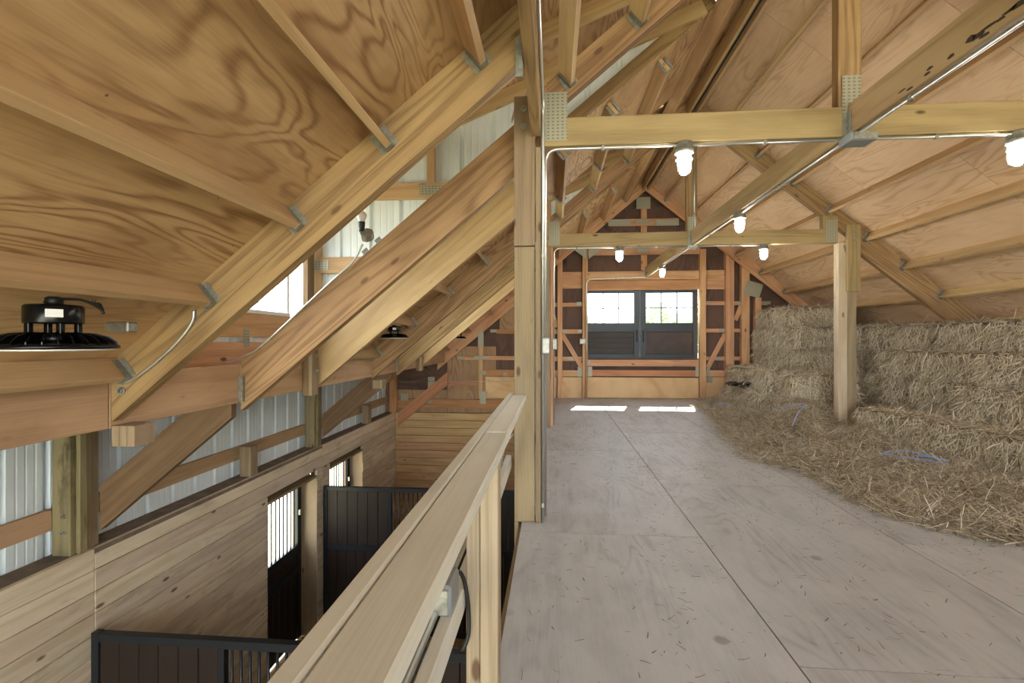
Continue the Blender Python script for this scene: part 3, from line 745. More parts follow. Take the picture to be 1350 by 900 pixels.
# ------------------------------------------------------------------ trusses
def truss(Y, name_label, left_x):
    y0, y1 = Y - 0.045, Y + 0.045
    t = root('roof_truss', (XR, Y, 2.65), name_label, 'truss', 'timber roof trusses over the loft')
    bx('tie_beam', left_x, 4.0, y0, y1, 2.65, 2.85, M['tie'], t, 0.004, axis=0)
    bx('king_post', XR - 0.075, XR + 0.075, y0 + 0.005, y1 - 0.005, 2.852, ZR - 0.28, M['rafter'], t, 0.004, axis=2)
    gable_rafter(left_x + 0.02, XR - 0.08, 0.235, y0 + 0.002, y1 - 0.002, M['rafter'], t)
    gable_rafter(XR + 0.08, 4.26, 0.27, y0 + 0.002, y1 - 0.002, M['rafter'], t)
    bx('heel_block', left_x, left_x + 0.16, y0 + 0.001, y1 - 0.001, 2.852, 3.0, M['tie'], t, 0.003, axis=2)
    bx('heel_block', 3.8, 4.0, y0 + 0.001, y1 - 0.001, 2.852, 3.03, M['tie'], t, 0.003, axis=2)
    yp = y0 - 0.002
    plate(t, left_x + 0.0, left_x + 0.165, 2.685, 3.03, yp); plate(t, 3.84, 4.0, 2.66, 2.98, yp)
    plate(t, XR - 0.055, XR + 0.065, 2.66, 3.06, yp)
    plate(t, XR - 0.13, XR + 0.13, ZR - 0.5, ZR - 0.27, yp)
    return t
truss(YT1, 'timber roof truss carrying the hanging bridge beam, nearest the rail end post', -0.065)
truss(YT2, 'timber roof truss resting on the post amid the hay', -0.065)

# longitudinal beam through the king posts
CB = []
for (ya, yb, lb) in ((Y0, YT1 - 0.05, 'long pine beam with black bark edge hung from the first truss king post'), (YT1 + 0.05, YT2 - 0.05, 'long pine beam spanning between the two roof trusses'), (YT2 + 0.05, YW - 0.2, 'long pine beam from the second truss to the gable wall')):
    o = bx('ceiling_beam', XR - 0.02, XR + 0.02, ya, yb, 2.655, 2.86, M['tie'], None, 0.004, axis=1)
    tag(o, lb, 'beam'); CB.append(o)
    hanger(o, (XR, yb, 2.654), (0, -1, 0), (0, 0, 1), 0.046, 0.15)

vs_, fs2 = [], []; rg = random.Random(5); yb = 0.6
while yb < 3.0:                                      # dark waney bark along the lower arris of the first ceiling beam
    L_ = rg.uniform(0.03, 0.12); h_ = rg.uniform(0.01, 0.045) * (0.5 + abs(noise.noise(Vector((yb * 3, 0, 0)))) * 1.5)
    zb = 2.665 + rg.uniform(0, 0.04); n_ = 8; b_ = len(vs_); ring = [(yb + L_ / 2 + math.cos(a * 2 * math.pi / n_) * L_ / 2 * rg.uniform(.7, 1.2), zb + h_ / 2 + math.sin(a * 2 * math.pi / n_) * h_ / 2 * rg.uniform(.6, 1.3)) for a in range(n_)]
    vs_ += [(XR - 0.0235, y_, z_) for y_, z_ in ring] + [(XR - 0.0195, y_, z_) for y_, z_ in ring]
    fs2 += [tuple(b_ + i for i in range(n_))] + [(b_ + i, b_ + (i + 1) % n_, b_ + n_ + (i + 1) % n_, b_ + n_ + i) for i in range(n_)]
    yb += rg.uniform(0.02, 0.14)
be = rawmesh('bark_edge', vs_, fs2, M['bark'], CB[0], origin=(XR, 2, 2.68)); be['label'] = 'dark strip of leftover bark'
# ------------------------------------------------------------------ left rafters, girder, struts
def rafter_thing(Y, w, xa, xb, dv, label, mat='rafter', off=0.003, plies=2):
    t = root('rafter', (xa, Y, ply(xa) - dv - off), label, 'rafter', 'deep rafters of the low left roof')
    for i in range(plies):
        y0 = Y - w / 2 + i * w / plies
        gable_rafter(xa, xb, dv, y0 + 0.0008, y0 + w / plies - 0.0008, M[mat], t, name='ply_board', off=off)
    return t
ra = rafter_thing(2.5, 0.078, XG + 0.043, -0.153, 0.325, 'deep fir rafter with a grey flexible conduit curving along its foot')
bolt(ra, onY(160, 515, 2.46))
rb = rafter_thing(3.61, 0.078, XG + 0.043, -0.28, 0.385, 'deep rafter carrying the bare bulb holder', off=0.04)
rc = rafter_thing(4.74, 0.076, XG + 0.043, -0.155, 0.37, 'deep pale rafter at the gable side of the first dormer', mat='purlin')
rd = rafter_thing(6.34, 0.078, XG + 0.043, -0.155, 0.385, 'deep brown rafter with a high bay light hanging before it')
re_ = rafter_thing(7.36, 0.078, XG + 0.043, -0.28, 0.385, 'deep rafter lit by the window of the second dormer', off=0.04)
rf = rafter_thing(8.64, 0.076, XG + 0.043, -0.155, 0.37, 'deep pale rafter at the gable side of the second dormer', mat='purlin')
# eave girder, one piece per rafter bay
gy = [Y0, 2.455, 3.57, 4.70, 6.30, 7.32, 8.60, YW - 0.2]
gl = ['pale eave girder ending at the bolted foot of the first deep rafter', 'pale eave girder below the first dormer window', 'pale eave girder between the bulb rafter and the bolted post', 'pale eave girder beneath the middle high bay light', 'pale eave girder at the near half of the second dormer', 'pale eave girder at the far half of the second dormer', 'pale eave girder running into the gable wall']
for i in range(7):
    g = bx('eave_girder', XG - 0.04, XG + 0.04, gy[i], gy[i + 1] - 0.006, 0.79, 1.085, M['girder'], None, 0.004, axis=1)
    tag(g, gl[i], 'beam', 'eave girder pieces')
for yy, tag_, zt_ in ((2.46, 'first', 0.806), (6.31, 'second', 0.745)):  # bearing blocks under the trimmer feet
    t = root('bearing_block', (XG + 0.1, yy, zt_ - 0.115), 'three-ply bearing block under the foot of the %s dormer trimmer' % tag_, 'block')
    for i in range(3): bx('ply_board', XG + 0.045 + i * 0.045, XG + 0.088 + i * 0.045, yy, yy + 0.14, zt_ - 0.115, zt_, M['post'], t, axis=2)
for yy, lb in ((4.72, 'bolted dormer corner post on the eave girder behind the bulb rafter'), (8.62, 'bolted dormer corner post on the eave girder near the gable')):
    t = root('dormer_post', (XG + 0.1, yy, 0.74), lb, 'post')
    bx('ply_board', XG + 0.046, XG + 0.1, yy - 0.23, yy - 0.1, 0.74, 2.68, M['brace'], t, axis=2)
    bx('ply_board', XG + 0.102, XG + 0.14, yy - 0.23, yy - 0.1, 0.74, 1.3, M['post'], t, axis=2)
    bolt(t, (XG + 0.142, yy - 0.16, 1.12), (1, 0, 0)); bolt(t, (XG + 0.142, yy - 0.16, 0.98), (1, 0, 0))
for (Y, lb) in ((3.61, 'brown knee brace rising from the wall post to the bulb rafter foot'), (7.36, 'brown knee brace rising from the wall post at the stall partition')):
    gs = gable_rafter(-3.598, XG - 0.043, 0.355, Y - 0.03, Y + 0.03, M['brace'], None, name='knee_brace', off=0.055)
    tag(gs, lb, 'brace')
for Y in (3.61, 7.36):                               # steel hangers where struts meet the girder
    nm = 'first' if Y < 5 else 'second'
    t = bx('girder_hanger', XG + 0.041, XG + 0.075, Y - 0.075, Y - 0.04, 0.80, 1.0, M['galv'], None, 0.002, axis=2)
    tag(t, 'galvanised steel hanger on the eave girder at the %s knee brace' % nm, 'hanger')
# wall posts on the left
for Y, lb in ((YT1 - 0.02, 'laminated wall post with green treated ply beside the brown knee brace'), (YT2 + 0.0, 'laminated wall post above the middle stall partition'),):
    t = root('wall_post', (-3.7, Y, ZL), lb, 'post', 'laminated posts of the left wall')
    xs_ = [(XLN - 0.16, XLN - 0.02)]
    bx('treated_board', XE + 0.07, XLN - 0.05, Y - 0.11, Y - 0.065, ZL, 0.77, M['treated'], t, axis=2)
    bx('treated_board', XE + 0.12, XLN - 0.02, Y - 0.062, Y - 0.0, ZL, 0.77, M['treated'], t, axis=2)
    for i in range(3): bx('ply_board', XE + 0.12, XLN - 0.03 - 0.012 * i, Y + 0.003 + i * 0.042, Y + 0.042 + i * 0.042, ZL, 0.77, M['post'], t, axis=2)
    for zz in (-0.06, -0.18): bolt(t, (XLN - 0.1, Y - 0.112, zz), (0, -1, 0), 0.012)

# ------------------------------------------------------------------ posts of the loft edge and of the hay side
t = root('loft_post', (-0.2, YT1, -0.4), 'tall bolted timber post where the rail ends', 'post')
bx('ply_board', -0.27, -0.242, 3.40, 3.54, -0.6, -0.001, M['post'], t, 0.002, axis=2)
bx('ply_board', -0.27, -0.127, 3.40, 3.44, 0.0, 1.93, M['post'], t, 0.004, axis=2)
bx('ply_board', -0.272, -0.125, 3.385, 3.44, 1.934, 2.98, M['post'], t, 0.004, axis=2)
bx('ply_board', -0.27, -0.13, 3.442, 3.54, 0.0, 2.62, M['post'], t, 0.004, axis=2)
bx('side_board', -0.122, -0.078, 3.43, 3.56, 0.0, 2.62, M['treated'], t, 0.003, axis=2)
for zz in (2.89, 2.765): bolt(t, (-0.205, 3.384, zz))
bx('corner_board', -0.12, -0.085, 3.385, 3.428, 0.0, 2.62, M['post'], t, 0.003, axis=2)
t = root('loft_post', (-0.1, YT2, 0), 'timber post at the loft edge under the second truss', 'post')
bx('ply_board', -0.27, -0.13, YT2 - 0.1, YT2 + 0.04, 0.0, 2.6, M['post'], t, axis=2)
bx('side_board', -0.125, -0.04, YT2 - 0.08, YT2 - 0.02, 0.0, 2.645, M['post'], t, axis=2)
bx('side_board', -0.035, 0.0, YT2 - 0.06, YT2 - 0.02, 0.0, 2.645, M['stud'], t, axis=2)
t = root('loft_post', (4.13, YT2, 0), 'pale bolted timber post standing amid the hay', 'post')
bx('ply_board', 4.002, 4.122, YT2 - 0.06, YT2 + 0.06, 0, 2.645, M['haypost'], t, 0.004, axis=2)
bx('ply_board', 4.125, 4.25, YT2 - 0.05, YT2 + 0.06, 0, 1.955, M['post'], t, 0.004, axis=2)
bx('ply_board', 4.1, 4.275, YT2 - 0.10, YT2 - 0.051, 1.96, 2.89, M['tie'], t, 0.004, axis=2)
for zz in (2.80, 2.68): bolt(t, (4.2, YT2 - 0.101, zz))
gable_rafter(4.28, 6.3, 0.385, YT2 - 0.04, YT2 + 0.04, M['rafter'], None, name='rafter')
tag(bpy.context.scene.objects['rafter'] if False else COL.objects[-1], 'deep fir rafter running from the hay post down to the bales', 'rafter')
# girder above the rail
g = bx('loft_girder', -0.15, -0.085, Y0, 3.375, 2.69, 2.95, M['rafter'], None, 0.004, axis=1); tag(g, 'narrow girder running over the rail to the bolted post', 'beam')
g = bx('loft_girder', -0.15, -0.085, 3.6, YT2 - 0.11, 2.69, 2.95, M['rafter'], None, 0.004, axis=1); tag(g, 'narrow girder between the two loft edge posts', 'beam')
tag(bx('rafter_hanger', -0.19, -0.152, 2.44, 2.455, 2.6, 2.8, M['galv'], None, 0.002), 'bent steel rafter hanger on the girder above the rail', 'hanger')

# ------------------------------------------------------------------ railing
t = root('railing', (-0.25, 1.65, 0), 'weathered two-board railing along the open loft edge', 'railing')
bx('cap_board', -0.281, -0.183, -0.6, 2.0, 0.85, 0.89, M['rail'], t, 0.005, axis=1)
bx('cap_board', -0.281, -0.185, 2.003, 3.395, 0.852, 0.892, M['rail'], t, 0.005, axis=1)
bx('side_board', -0.32, -0.2835, -0.6, 3.5, 0.80, 0.891, M['rail'], t, 0.005, axis=1)
bx('middle_rail', -0.337, -0.297, -0.6, 3.5, 0.357, 0.445, M['rail'], t, 0.004, axis=1)
for y in (1.62,):
    bx('rail_post', -0.292, -0.246, y, y + 0.09, -0.32, 0.849, M['railpost'], t, 0.003, axis=2)
    bx('rail_post', -0.244, -0.198 + 0.015, y - 0.004, y + 0.086, 0.0, 0.849, M['railpost'], t, 0.003, axis=2)

# ------------------------------------------------------------------ conduits and boxes
def conduit(pts, label, r=0.011, rad=0.1, name='conduit', clips=(), mat='conduit'):
    t = root(name, pts[0], label, 'conduit', 'steel conduit runs')
    tube('pipe', round_path(pts, rad), r, M[mat], t, 8)
    for c in clips: bx('clip', c[0] - 0.012, c[0] + 0.012, c[1] - 0.014, c[1] + 0.014, c[2] - 0.016, c[2] + 0.016, M['galv'], t, 0.003)
    return t
zc = 2.632
YC1 = YT1 - 0.03
conduit([(-0.055, YC1, 0.02), (-0.055, YC1, zc), (1.92, YC1, zc)], 'conduit bending from the rail end post along the first truss tie', clips=((0.35, YC1, zc), (1.45, YC1, zc)))
conduit([(2.08, YC1, zc), (4.6, YC1, zc)], 'conduit along the first truss tie past the king post', clips=((2.55, YC1, zc),))
conduit([(-0.07, 3.405, 0.0), (-0.07, 3.405, 2.9), (-0.072, 3.3, 2.96), (-0.072, 0.0, 2.96)], 'riser conduit on the rail end post running up to the girder', r=0.012, clips=((-0.07, 3.405, 1.86), (-0.07, 3.405, 0.12)))
conduit([(XR + 0.0, Y0, zc), (XR + 0.0, 3.4, zc)], 'conduit under the bark edged ceiling beam', clips=((XR, 2.9, zc),))
conduit([(XR, 3.56, zc), (XR, 7.16, zc)], 'conduit under the beam between the trusses', clips=((XR, 4.5, zc), (XR, 6.4, zc)))
conduit([(XR, 7.34, zc), (XR, 10.5, zc), (XR, 10.6, zc), (0.72, 10.6, zc - 0.03), (0.72, 10.62, 0.02)], 'conduit running over the loft doors and down to the floor', rad=0.14, clips=((1.35, 10.6, zc - 0.02), (0.72, 10.62, 2.1)))
YC2 = YT2 - 0.03
conduit([(0.015, YC2, 0.02), (0.015, YC2, zc + 0.005), (1.94, YC2, zc + 0.005)], 'conduit bending along the second truss tie', clips=((0.35, YC2, zc), (1.5, YC2, zc), (0.015, YC2, 1.6)))
conduit([(2.06, YC2, zc + 0.005), (3.0, YC2, zc + 0.005)], 'conduit from the second king post to its last lamp', clips=((2.55, YC2, zc),))
conduit([(XR + 0.03, YT2 - 0.055, 2.68), (XR + 0.03, YT2 - 0.055, 4.4)], 'conduit climbing the second truss king post', clips=((XR + 0.03, YT2 - 0.055, 3.1),))
conduit([(-3.4, 10.55, 0.36), (-0.3, 10.55, 0.39)], 'thin wire pipe crossing the gable wall above the stalls', r=0.006)
conduit([(-0.348, -0.3, 0.46), (-0.348, 1.41, 0.46)], 'grey conduit along the middle rail up to the outlet box', r=0.011)
conduit([(-0.35, 1.56, 0.46), (-0.35, 3.18, 0.46), (-0.33, 3.3, 0.56), (-0.28, 3.39, 0.62)], 'grey conduit from the outlet box to the rail end post', rad=0.06)
pA = [onY(u, v, 2.45) for u, v in ((256, 408), (253, 425), (235, 450), (205, 478), (180, 497), (165, 504), (150, 503), (143, 496))]
tA = root('conduit', pA[0], 'flexible steel conduit curving down the first deep rafter', 'conduit', 'steel conduit runs'); tube('pipe', spline(pA, 6), 0.009, M['conduit'], tA, 8)
pB = [onY(u, v, 3.56) for u, v in ((478, 322), (465, 345), (440, 368), (400, 405), (365, 438), (345, 456), (330, 466), (300, 476), (262, 482))]
tA = root('conduit', pB[0], 'flexible conduit running from the bulb holder down its rafter', 'conduit', 'steel conduit runs'); tube('pipe', spline(pB, 6), 0.008, M['conduit'], tA, 8)
pC = [Vector((-0.1, 3.35, 2.99)), Vector((-0.16, 3.42, 3.03)), Vector((-0.26, 3.5, 2.97)), Vector((-0.3, 3.5, 2.85))]
tA = root('conduit', pC[0], 'short flexible conduit looping over the rail end post', 'conduit', 'steel conduit runs'); tube('pipe', spline(pC, 6), 0.008, M['conduit'], tA, 8)
def jbox(loc, size, label, mat='boxgrey', parts=True, name='junction_box'):
    x, y, z = loc; a, b, c = (s / 2 for s in size)
    t = root(name, (x, y, z - c), label, 'electrical box')
    bx('body', x - a, x + a, y - b, y + b, z - c, z + c, M[mat], t, 0.006)
    if parts:
        bx('cover', x - a * 0.82, x + a * 0.82, y - b - 0.005, y - b, z - c * 0.85, z + c * 0.85, M['galv'], t, 0.002)
    return t
o = jbox((XR + 0.03, YC1 - 0.045, 2.615), (0.17, 0.14, 0.06), 'grey junction box under the first truss king post')
jbox((XR, YC2 - 0.02, 2.62), (0.12, 0.1, 0.05), 'grey junction box under the second truss king post')
sb = jbox((-0.048, 3.352, 1.235), (0.055, 0.05, 0.115), 'grey switch box on the riser of the rail end post', name='switch_box')
sw = jbox((0.025, YC2 - 0.03, 1.22), (0.07, 0.06, 0.16), 'small grey switch box on the second truss conduit', name='switch_box')
jbox((0.66, 10.71, 1.255), (0.15, 0.05, 0.11), 'beige control box beside the loft doors', mat='beige', name='control_box')
jbox((3.34, 10.7, 0.44), (0.09, 0.06, 0.11), 'grey outlet box low on the stud beside the bales', name='outlet_box')
jbox((-0.35, 3.12, 0.49), (0.05, 0.09, 0.07), 'grey conduit fitting on the middle rail by the rail end post', parts=False, name='conduit_fitting')
jbox((-2.06, 2.16, 1.335), (0.12, 0.06, 0.05), 'steel box under the purlin next to the near high bay light', mat='galv', parts=False)
ob = root('outlet_box', (-0.34, 1.48, 0.447), 'weatherproof outlet box on the middle rail', 'electrical box')
bx('body', -0.375, -0.302, 1.42, 1.55, 0.447, 0.54, M['boxgrey'], ob, 0.008)
for i in range(3): lathe('knockout', [(0.012, 0), (0.012, 0.002), (0.008, 0.003)], M['galv'], ob, (-0.338, 1.445 + i * 0.04, 0.54), 10)
bx('cover', -0.368, -0.309, 1.413, 1.42, 0.455, 0.532, M['galv'], ob, 0.003)
tube('cable', spline([(-0.33, 1.55, 0.5), (-0.305, 1.59, 0.5), (-0.285, 1.6, 0.42), (-0.28, 1.6, 0.3), (-0.3, 1.59, 0.24)], 6), 0.007, M['rubber'], ob, 6)

# ------------------------------------------------------------------ caged jar lamps
def jar_lamp(p, label, lit=True):
    x, y, z = p                                      # z: underside of the beam / top of the base
    t = root('jar_lamp', (x, y, z - 0.22), label, 'lamp', 'caged jar lamps under the loft beams')
    lathe('base', [(0.058, 0), (0.06, -0.01), (0.06, -0.05), (0.066, -0.052), (0.066, -0.072), (0.05, -0.076)], M['galv'], t, (x, y, z), 20)
    g = lathe('glass_jar', [(0.044, 0), (0.046, -0.03), (0.046, -0.09), (0.04, -0.115), (0.024, -0.132), (0.004, -0.138)], M['lamp'], t, (x, y, z - 0.074), 20)
    vs_, fs_ = [], []
    def add(pts, r):
        v, f = tube_mesh(pts, r, 5); b = len(vs_); vs_.extend(v); fs_.extend([tuple(b + i for i in q) for q in f])
    for k in range(4):
        a = math.pi * k / 4 * 2 + 0.4
        c, s = math.cos(a), math.sin(a)
        add([(x + c * 0.056, y + s * 0.056, z - 0.07), (x + c * 0.057, y + s * 0.057, z - 0.16), (x + c * 0.05, y + s * 0.05, z - 0.195), (x + c * 0.022, y + s * 0.022, z - 0.218)], 0.0028)
    for zz, rr in ((-0.115, 0.057), (-0.218, 0.024)):
        add([(x + math.cos(q * math.pi / 8) * rr, y + math.sin(q * math.pi / 8) * rr, z + zz) for q in range(17)], 0.0028)
    rawmesh('cage', vs_, fs_, M['galv'], t, origin=(x, y, z - 0.07))
    return t
jar_lamp((0.913, YT1 - 0.02, 2.65), 'lit caged jar lamp on the first truss tie before the king post')
jar_lamp((3.065, YT1 - 0.02, 2.65), 'lit caged jar lamp on the first truss tie over the hay side')
jar_lamp((XR, 5.41, 2.655), 'lit caged jar lamp under the beam between the trusses')
jar_lamp((XR, 9.12, 2.655), 'lit caged jar lamp under the beam next to the gable wall')
jar_lamp((0.972, YT2 - 0.02, 2.65), 'lit caged jar lamp on the second truss tie nearer the loft edge')
jar_lamp((3.007, YT2 - 0.02, 2.65), 'lit caged jar lamp on the second truss tie nearer the hay')

# ------------------------------------------------------------------ high bay lights
def high_bay(p, R, label, top):
    x, y, z = p                                      # z: underside of the lens
    s = R / 0.2
    t = root('high_bay_light', (x, y, z), label, 'lamp', 'round black high bay lights under the left roof')
    lathe('rim', [(R, 0.0), (R, 0.012 * s), (R * 0.94, 0.02 * s), (R * 0.3, 0.028 * s)], M['gloss'], t, (x, y, z + 0.004), 40)
    lathe('lens', [(R * 0.93, 0.0), (R * 0.93, 0.006), (R * 0.9, 0.008)], M['lens'], t, (x, y, z - 0.002), 32)
    hs = root_child = lathe('heat_sink', [(R * 0.42, 0.02 * s), (R * 0.42, 0.06 * s), (R * 0.36, 0.066 * s)], M['gloss'], t, (x, y, z), 24)
    for k in range(28):
        a = 2 * math.pi * k / 28
        rot = Matrix.Rotation(a, 4, 'Z'); c = Matrix.Translation((x, y, z))
        pts = [(R * 0.36, 0.022 * s), (R * 0.96, 0.02 * s), (R * 0.96, 0.03 * s), (R * 0.82, 0.052 * s), (R * 0.62, 0.064 * s), (R * 0.36, 0.068 * s)]
        key = 'fin%.3f' % R
        me = bpy.data.meshes.get(key)
        if me is None:
            v = [(q[0], dy, q[1]) for dy in (-0.0018 * s, 0.0018 * s) for q in pts]; n = len(pts)
            me = bpy.data.meshes.new(key); me.from_pydata(v, [], [tuple(range(n))[::-1], tuple(range(n, 2 * n))] + [(i, (i + 1) % n, n + (i + 1) % n, n + i) for i in range(n)]); me.update()
        link('fin', me, M['gloss'], c @ rot, hs)
    for k in range(4):
        a = math.pi / 4 + math.pi / 2 * k + 0.3
        bx('standoff', x + math.cos(a) * R * 0.36 - 0.01 * s, x + math.cos(a) * R * 0.36 + 0.01 * s, y + math.sin(a) * R * 0.36 - 0.01 * s, y + math.sin(a) * R * 0.36 + 0.01 * s, z + 0.06 * s, z + 0.105 * s, M['gloss'], t, 0.002)
    d = lathe('driver', [(R * 0.44, 0.1 * s), (R * 0.45, 0.105 * s), (R * 0.45, 0.165 * s), (R * 0.42, 0.172 * s), (0.03 * s, 0.176 * s)], M['gloss'], t, (x, y, z), 28)
    dirv = (Vector((0, 0, 0)) - Vector((x, y, 0))).normalized(); rr = R * 0.45 + 0.001
    cpos = Vector((x, y, z + 0.138 * s)) + dirv * rr
    link('rating_label', box_mesh(0.05 * s, 0.03 * s, 0.002, 0, M['sticker']), M['sticker'], frame(cpos, Vector((0, 0, 1)).cross(dirv), dirv), d)
    lathe('gland', [(0.028 * s, 0.17 * s), (0.028 * s, 0.2 * s), (0.018 * s, 0.205 * s)], M['rubber'], t, (x, y, z), 14)
    zt = top - z
    lp = [(x + math.cos(q * math.pi / 6) * 0.022 * s, y, z + (zt + 0.2 * s) / 2 + math.sin(q * math.pi / 6) * (zt - 0.19 * s) / 2) for q in range(13)]
    tube('hook', lp, 0.005 * s, M['galv'], t, 6)
    cp = [(x - 0.03 * s, y - 0.01, z + 0.18 * s), (x - 0.02 * s, y, z + 0.194 * s), (x + 0.04 * s, y, z + 0.196 * s), (x + 0.12 * s, y, z + 0.19 * s), (x + 0.19 * s, y, z + 0.16 * s), (x + 0.205 * s, y, z + 0.14 * s), (x + 0.18 * s, y + 0.01, z + 0.175 * s), (x + 0.15 * s, y + 0.02, z + 0.178 * s), (x + 0.145 * s, y + 0.02, z + 0.192 * s)]
    tube('cable', spline(cp, 5), 0.006 * s, M['rubber'], t, 6)
    return t
high_bay((-1.92, 1.72, 1.235), 0.2, 'large black high bay light hanging before the first deep rafter', 1.43)
high_bay((-1.90, 5.70, 1.30), 0.165, 'black high bay light hanging between the two dormers', 1.46)
high_bay((-1.90, 9.70, 1.31), 0.15, 'small black high bay light hanging near the gable wall', 1.46)

# bare bulb on a round box, on the bulb rafter
pb = onY(484, 311, 3.58); t = root('bulb_holder', pb, 'unlit white bulb in a black socket on a round steel box', 'lamp')
rot = Vector((0.15, -0.75, 0.65)).to_track_quat('Z', 'Y').to_matrix().to_4x4()
lathe('box', [(0.05, -0.02), (0.052, 0.0), (0.052, 0.035), (0.044, 0.04)], M['galv'], t, pb, 8, rot, smooth=False)
tip = pb + Vector((-0.035, -0.02, 0.03))
lathe('socket', [(0.02, 0), (0.021, 0.02), (0.024, 0.04), (0.026, 0.068), (0.027, 0.072)], M['rubber'], t, tip, 16)
lathe('bulb', [(0.02, 0.0), (0.026, 0.02), (0.036, 0.045), (0.036, 0.06), (0.026, 0.078), (0.004, 0.086)], M['bulb'], t, tip + Vector((0, 0, 0.068)), 18)
for dx in (-0.04, 0.06): link('strap', box_mesh(0.05, 0.035, 0.003, 0, M['galv']), M['galv'], frame((pb.x + 0.03 + dx, 3.569, pb.z - 0.085 + dx * S), (1, 0, S), (0, -1, 0)), t)

# ------------------------------------------------------------------ stall partitions
def stall(Y, label):
    t = root('stall_partition', (-2.0, Y, ZF), label, 'partition', 'stall partitions')
    zt, zm = -0.99, -1.93; F = M['black']
    bx('end_post', -3.555, -3.495, Y - 0.03, Y + 0.03, ZF, zt + 0.005, F, t, axis=2)
    bx('top_rail', -3.494, 1.55, Y - 0.03, Y + 0.03, zt - 0.065, zt, F, t)
    bx('middle_rail', -3.494, 1.55, Y - 0.03, Y + 0.03, zm - 0.04, zm + 0.035, F, t)
    bx('bottom_rail', -3.494, 1.55, Y - 0.03, Y + 0.03, ZF + 0.02, ZF + 0.1, F, t)
    for xa in (-2.52, -1.2): bx('upright', xa, xa + 0.05, Y - 0.028, Y + 0.028, zm + 0.036, zt - 0.066, F, t, axis=2)
    def boards(x0, x1, z0, z1):
        n = max(1, round((x1 - x0) / 0.155)); w = (x1 - x0) / n
        for i in range(n): bx('board', x0 + i * w + 0.002, x0 + (i + 1) * w - 0.002, Y - 0.018 + random.uniform(-.001, .001), Y + 0.02, z0, z1, M['brown'], t, 0.004, axis=2)
    boards(-3.494, -2.522, zm + 0.036, zt - 0.066); boards(-1.149, 1.55, zm + 0.036, zt - 0.066); boards(-3.494, 1.55, ZF + 0.101, zm - 0.041)
    x = -2.47 + 0.045
    while x < -1.21:
        tube('bar', [(x, Y, zm + 0.03), (x, Y, zt - 0.06)], 0.011, F, t, 6); x += 0.072
    return t
stall(3.49, 'black framed stall partition with bars meeting the seam of the lining')
stall(7.29, 'black framed stall partition with bars between the two stable doors')
tr = tube('tie_ring', [(-0.95 + math.cos(a * math.pi / 8) * 0.035, 3.44, -1.17 + math.sin(a * math.pi / 8) * 0.04) for a in range(17)], 0.005, M['galv'], None, 6)
tag(tr, 'small steel tie ring on the dark stall boards', 'ring')

# ------------------------------------------------------------------ hay
def blades(n, sampler, lmin, lmax, wmin, wmax, rng, seg=2, curl=0.35):
    vs_, fs_ = [], []
    for _ in range(n):
        p, d, nr = sampler(rng)
        d = Vector(d); nr = Vector(nr)
        L = rng.uniform(lmin, lmax); w = rng.uniform(wmin, wmax) / 2
        d.normalize(); s = d.cross(nr)
        if s.length < 1e-4: continue
        s.normalize(); b = len(vs_); cv = Vector((rng.gauss(0, 1), rng.gauss(0, 1), rng.gauss(0, 1) - 0.5)) * curl
        pos = Vector(p)
        for i in range(seg + 1):
            ww = w * (1 - 0.4 * i / seg)
            vs_.append(pos - s * ww); vs_.append(pos + s * ww)
            d = (d + cv * (1.0 / seg)).normalized(); pos = pos + d * (L / seg)
        for i in range(seg): fs_.append((b + 2 * i, b + 2 * i + 1, b + 2 * i + 3, b + 2 * i + 2))
    return vs_, fs_
BL, BW, BH = 0.96, 0.48, 0.375
def bale_core(seed):
    bm = bmesh.new(); bmesh.ops.create_cube(bm, size=1.0)
    bmesh.ops.subdivide_edges(bm, edges=bm.edges[:], cuts=7, use_grid_fill=True)
    for v in bm.verts:
        c = v.co * 2
        k = max(abs(c.x), abs(c.y), abs(c.z)); q = Vector((c.x, c.y, c.z))
        e = 5.5; nrm = (abs(q.x) ** e + abs(q.y) ** e + abs(q.z) ** e) ** (1 / e)
        q = q / max(nrm, 1e-5) * k
        p = Vector((q.x * BL / 2, q.y * BW / 2, q.z * BH / 2))
        n1 = noise.noise(p * 6 + Vector((seed * 7.1, 0, 0))); n2 = noise.noise(p * 17 + Vector((0, seed * 3.3, 0)))
        v.co = p * (1 + 0.06 * n1 + 0.04 * n2) * 0.965
        v.co.x += 0.008 * math.sin(p.x * 40)
    me = bpy.data.meshes.new('hay_bale'); bm.to_mesh(me); bm.free()
    for p in me.polygons: p.use_smooth = True
    me.materials.append(M['core']); return me
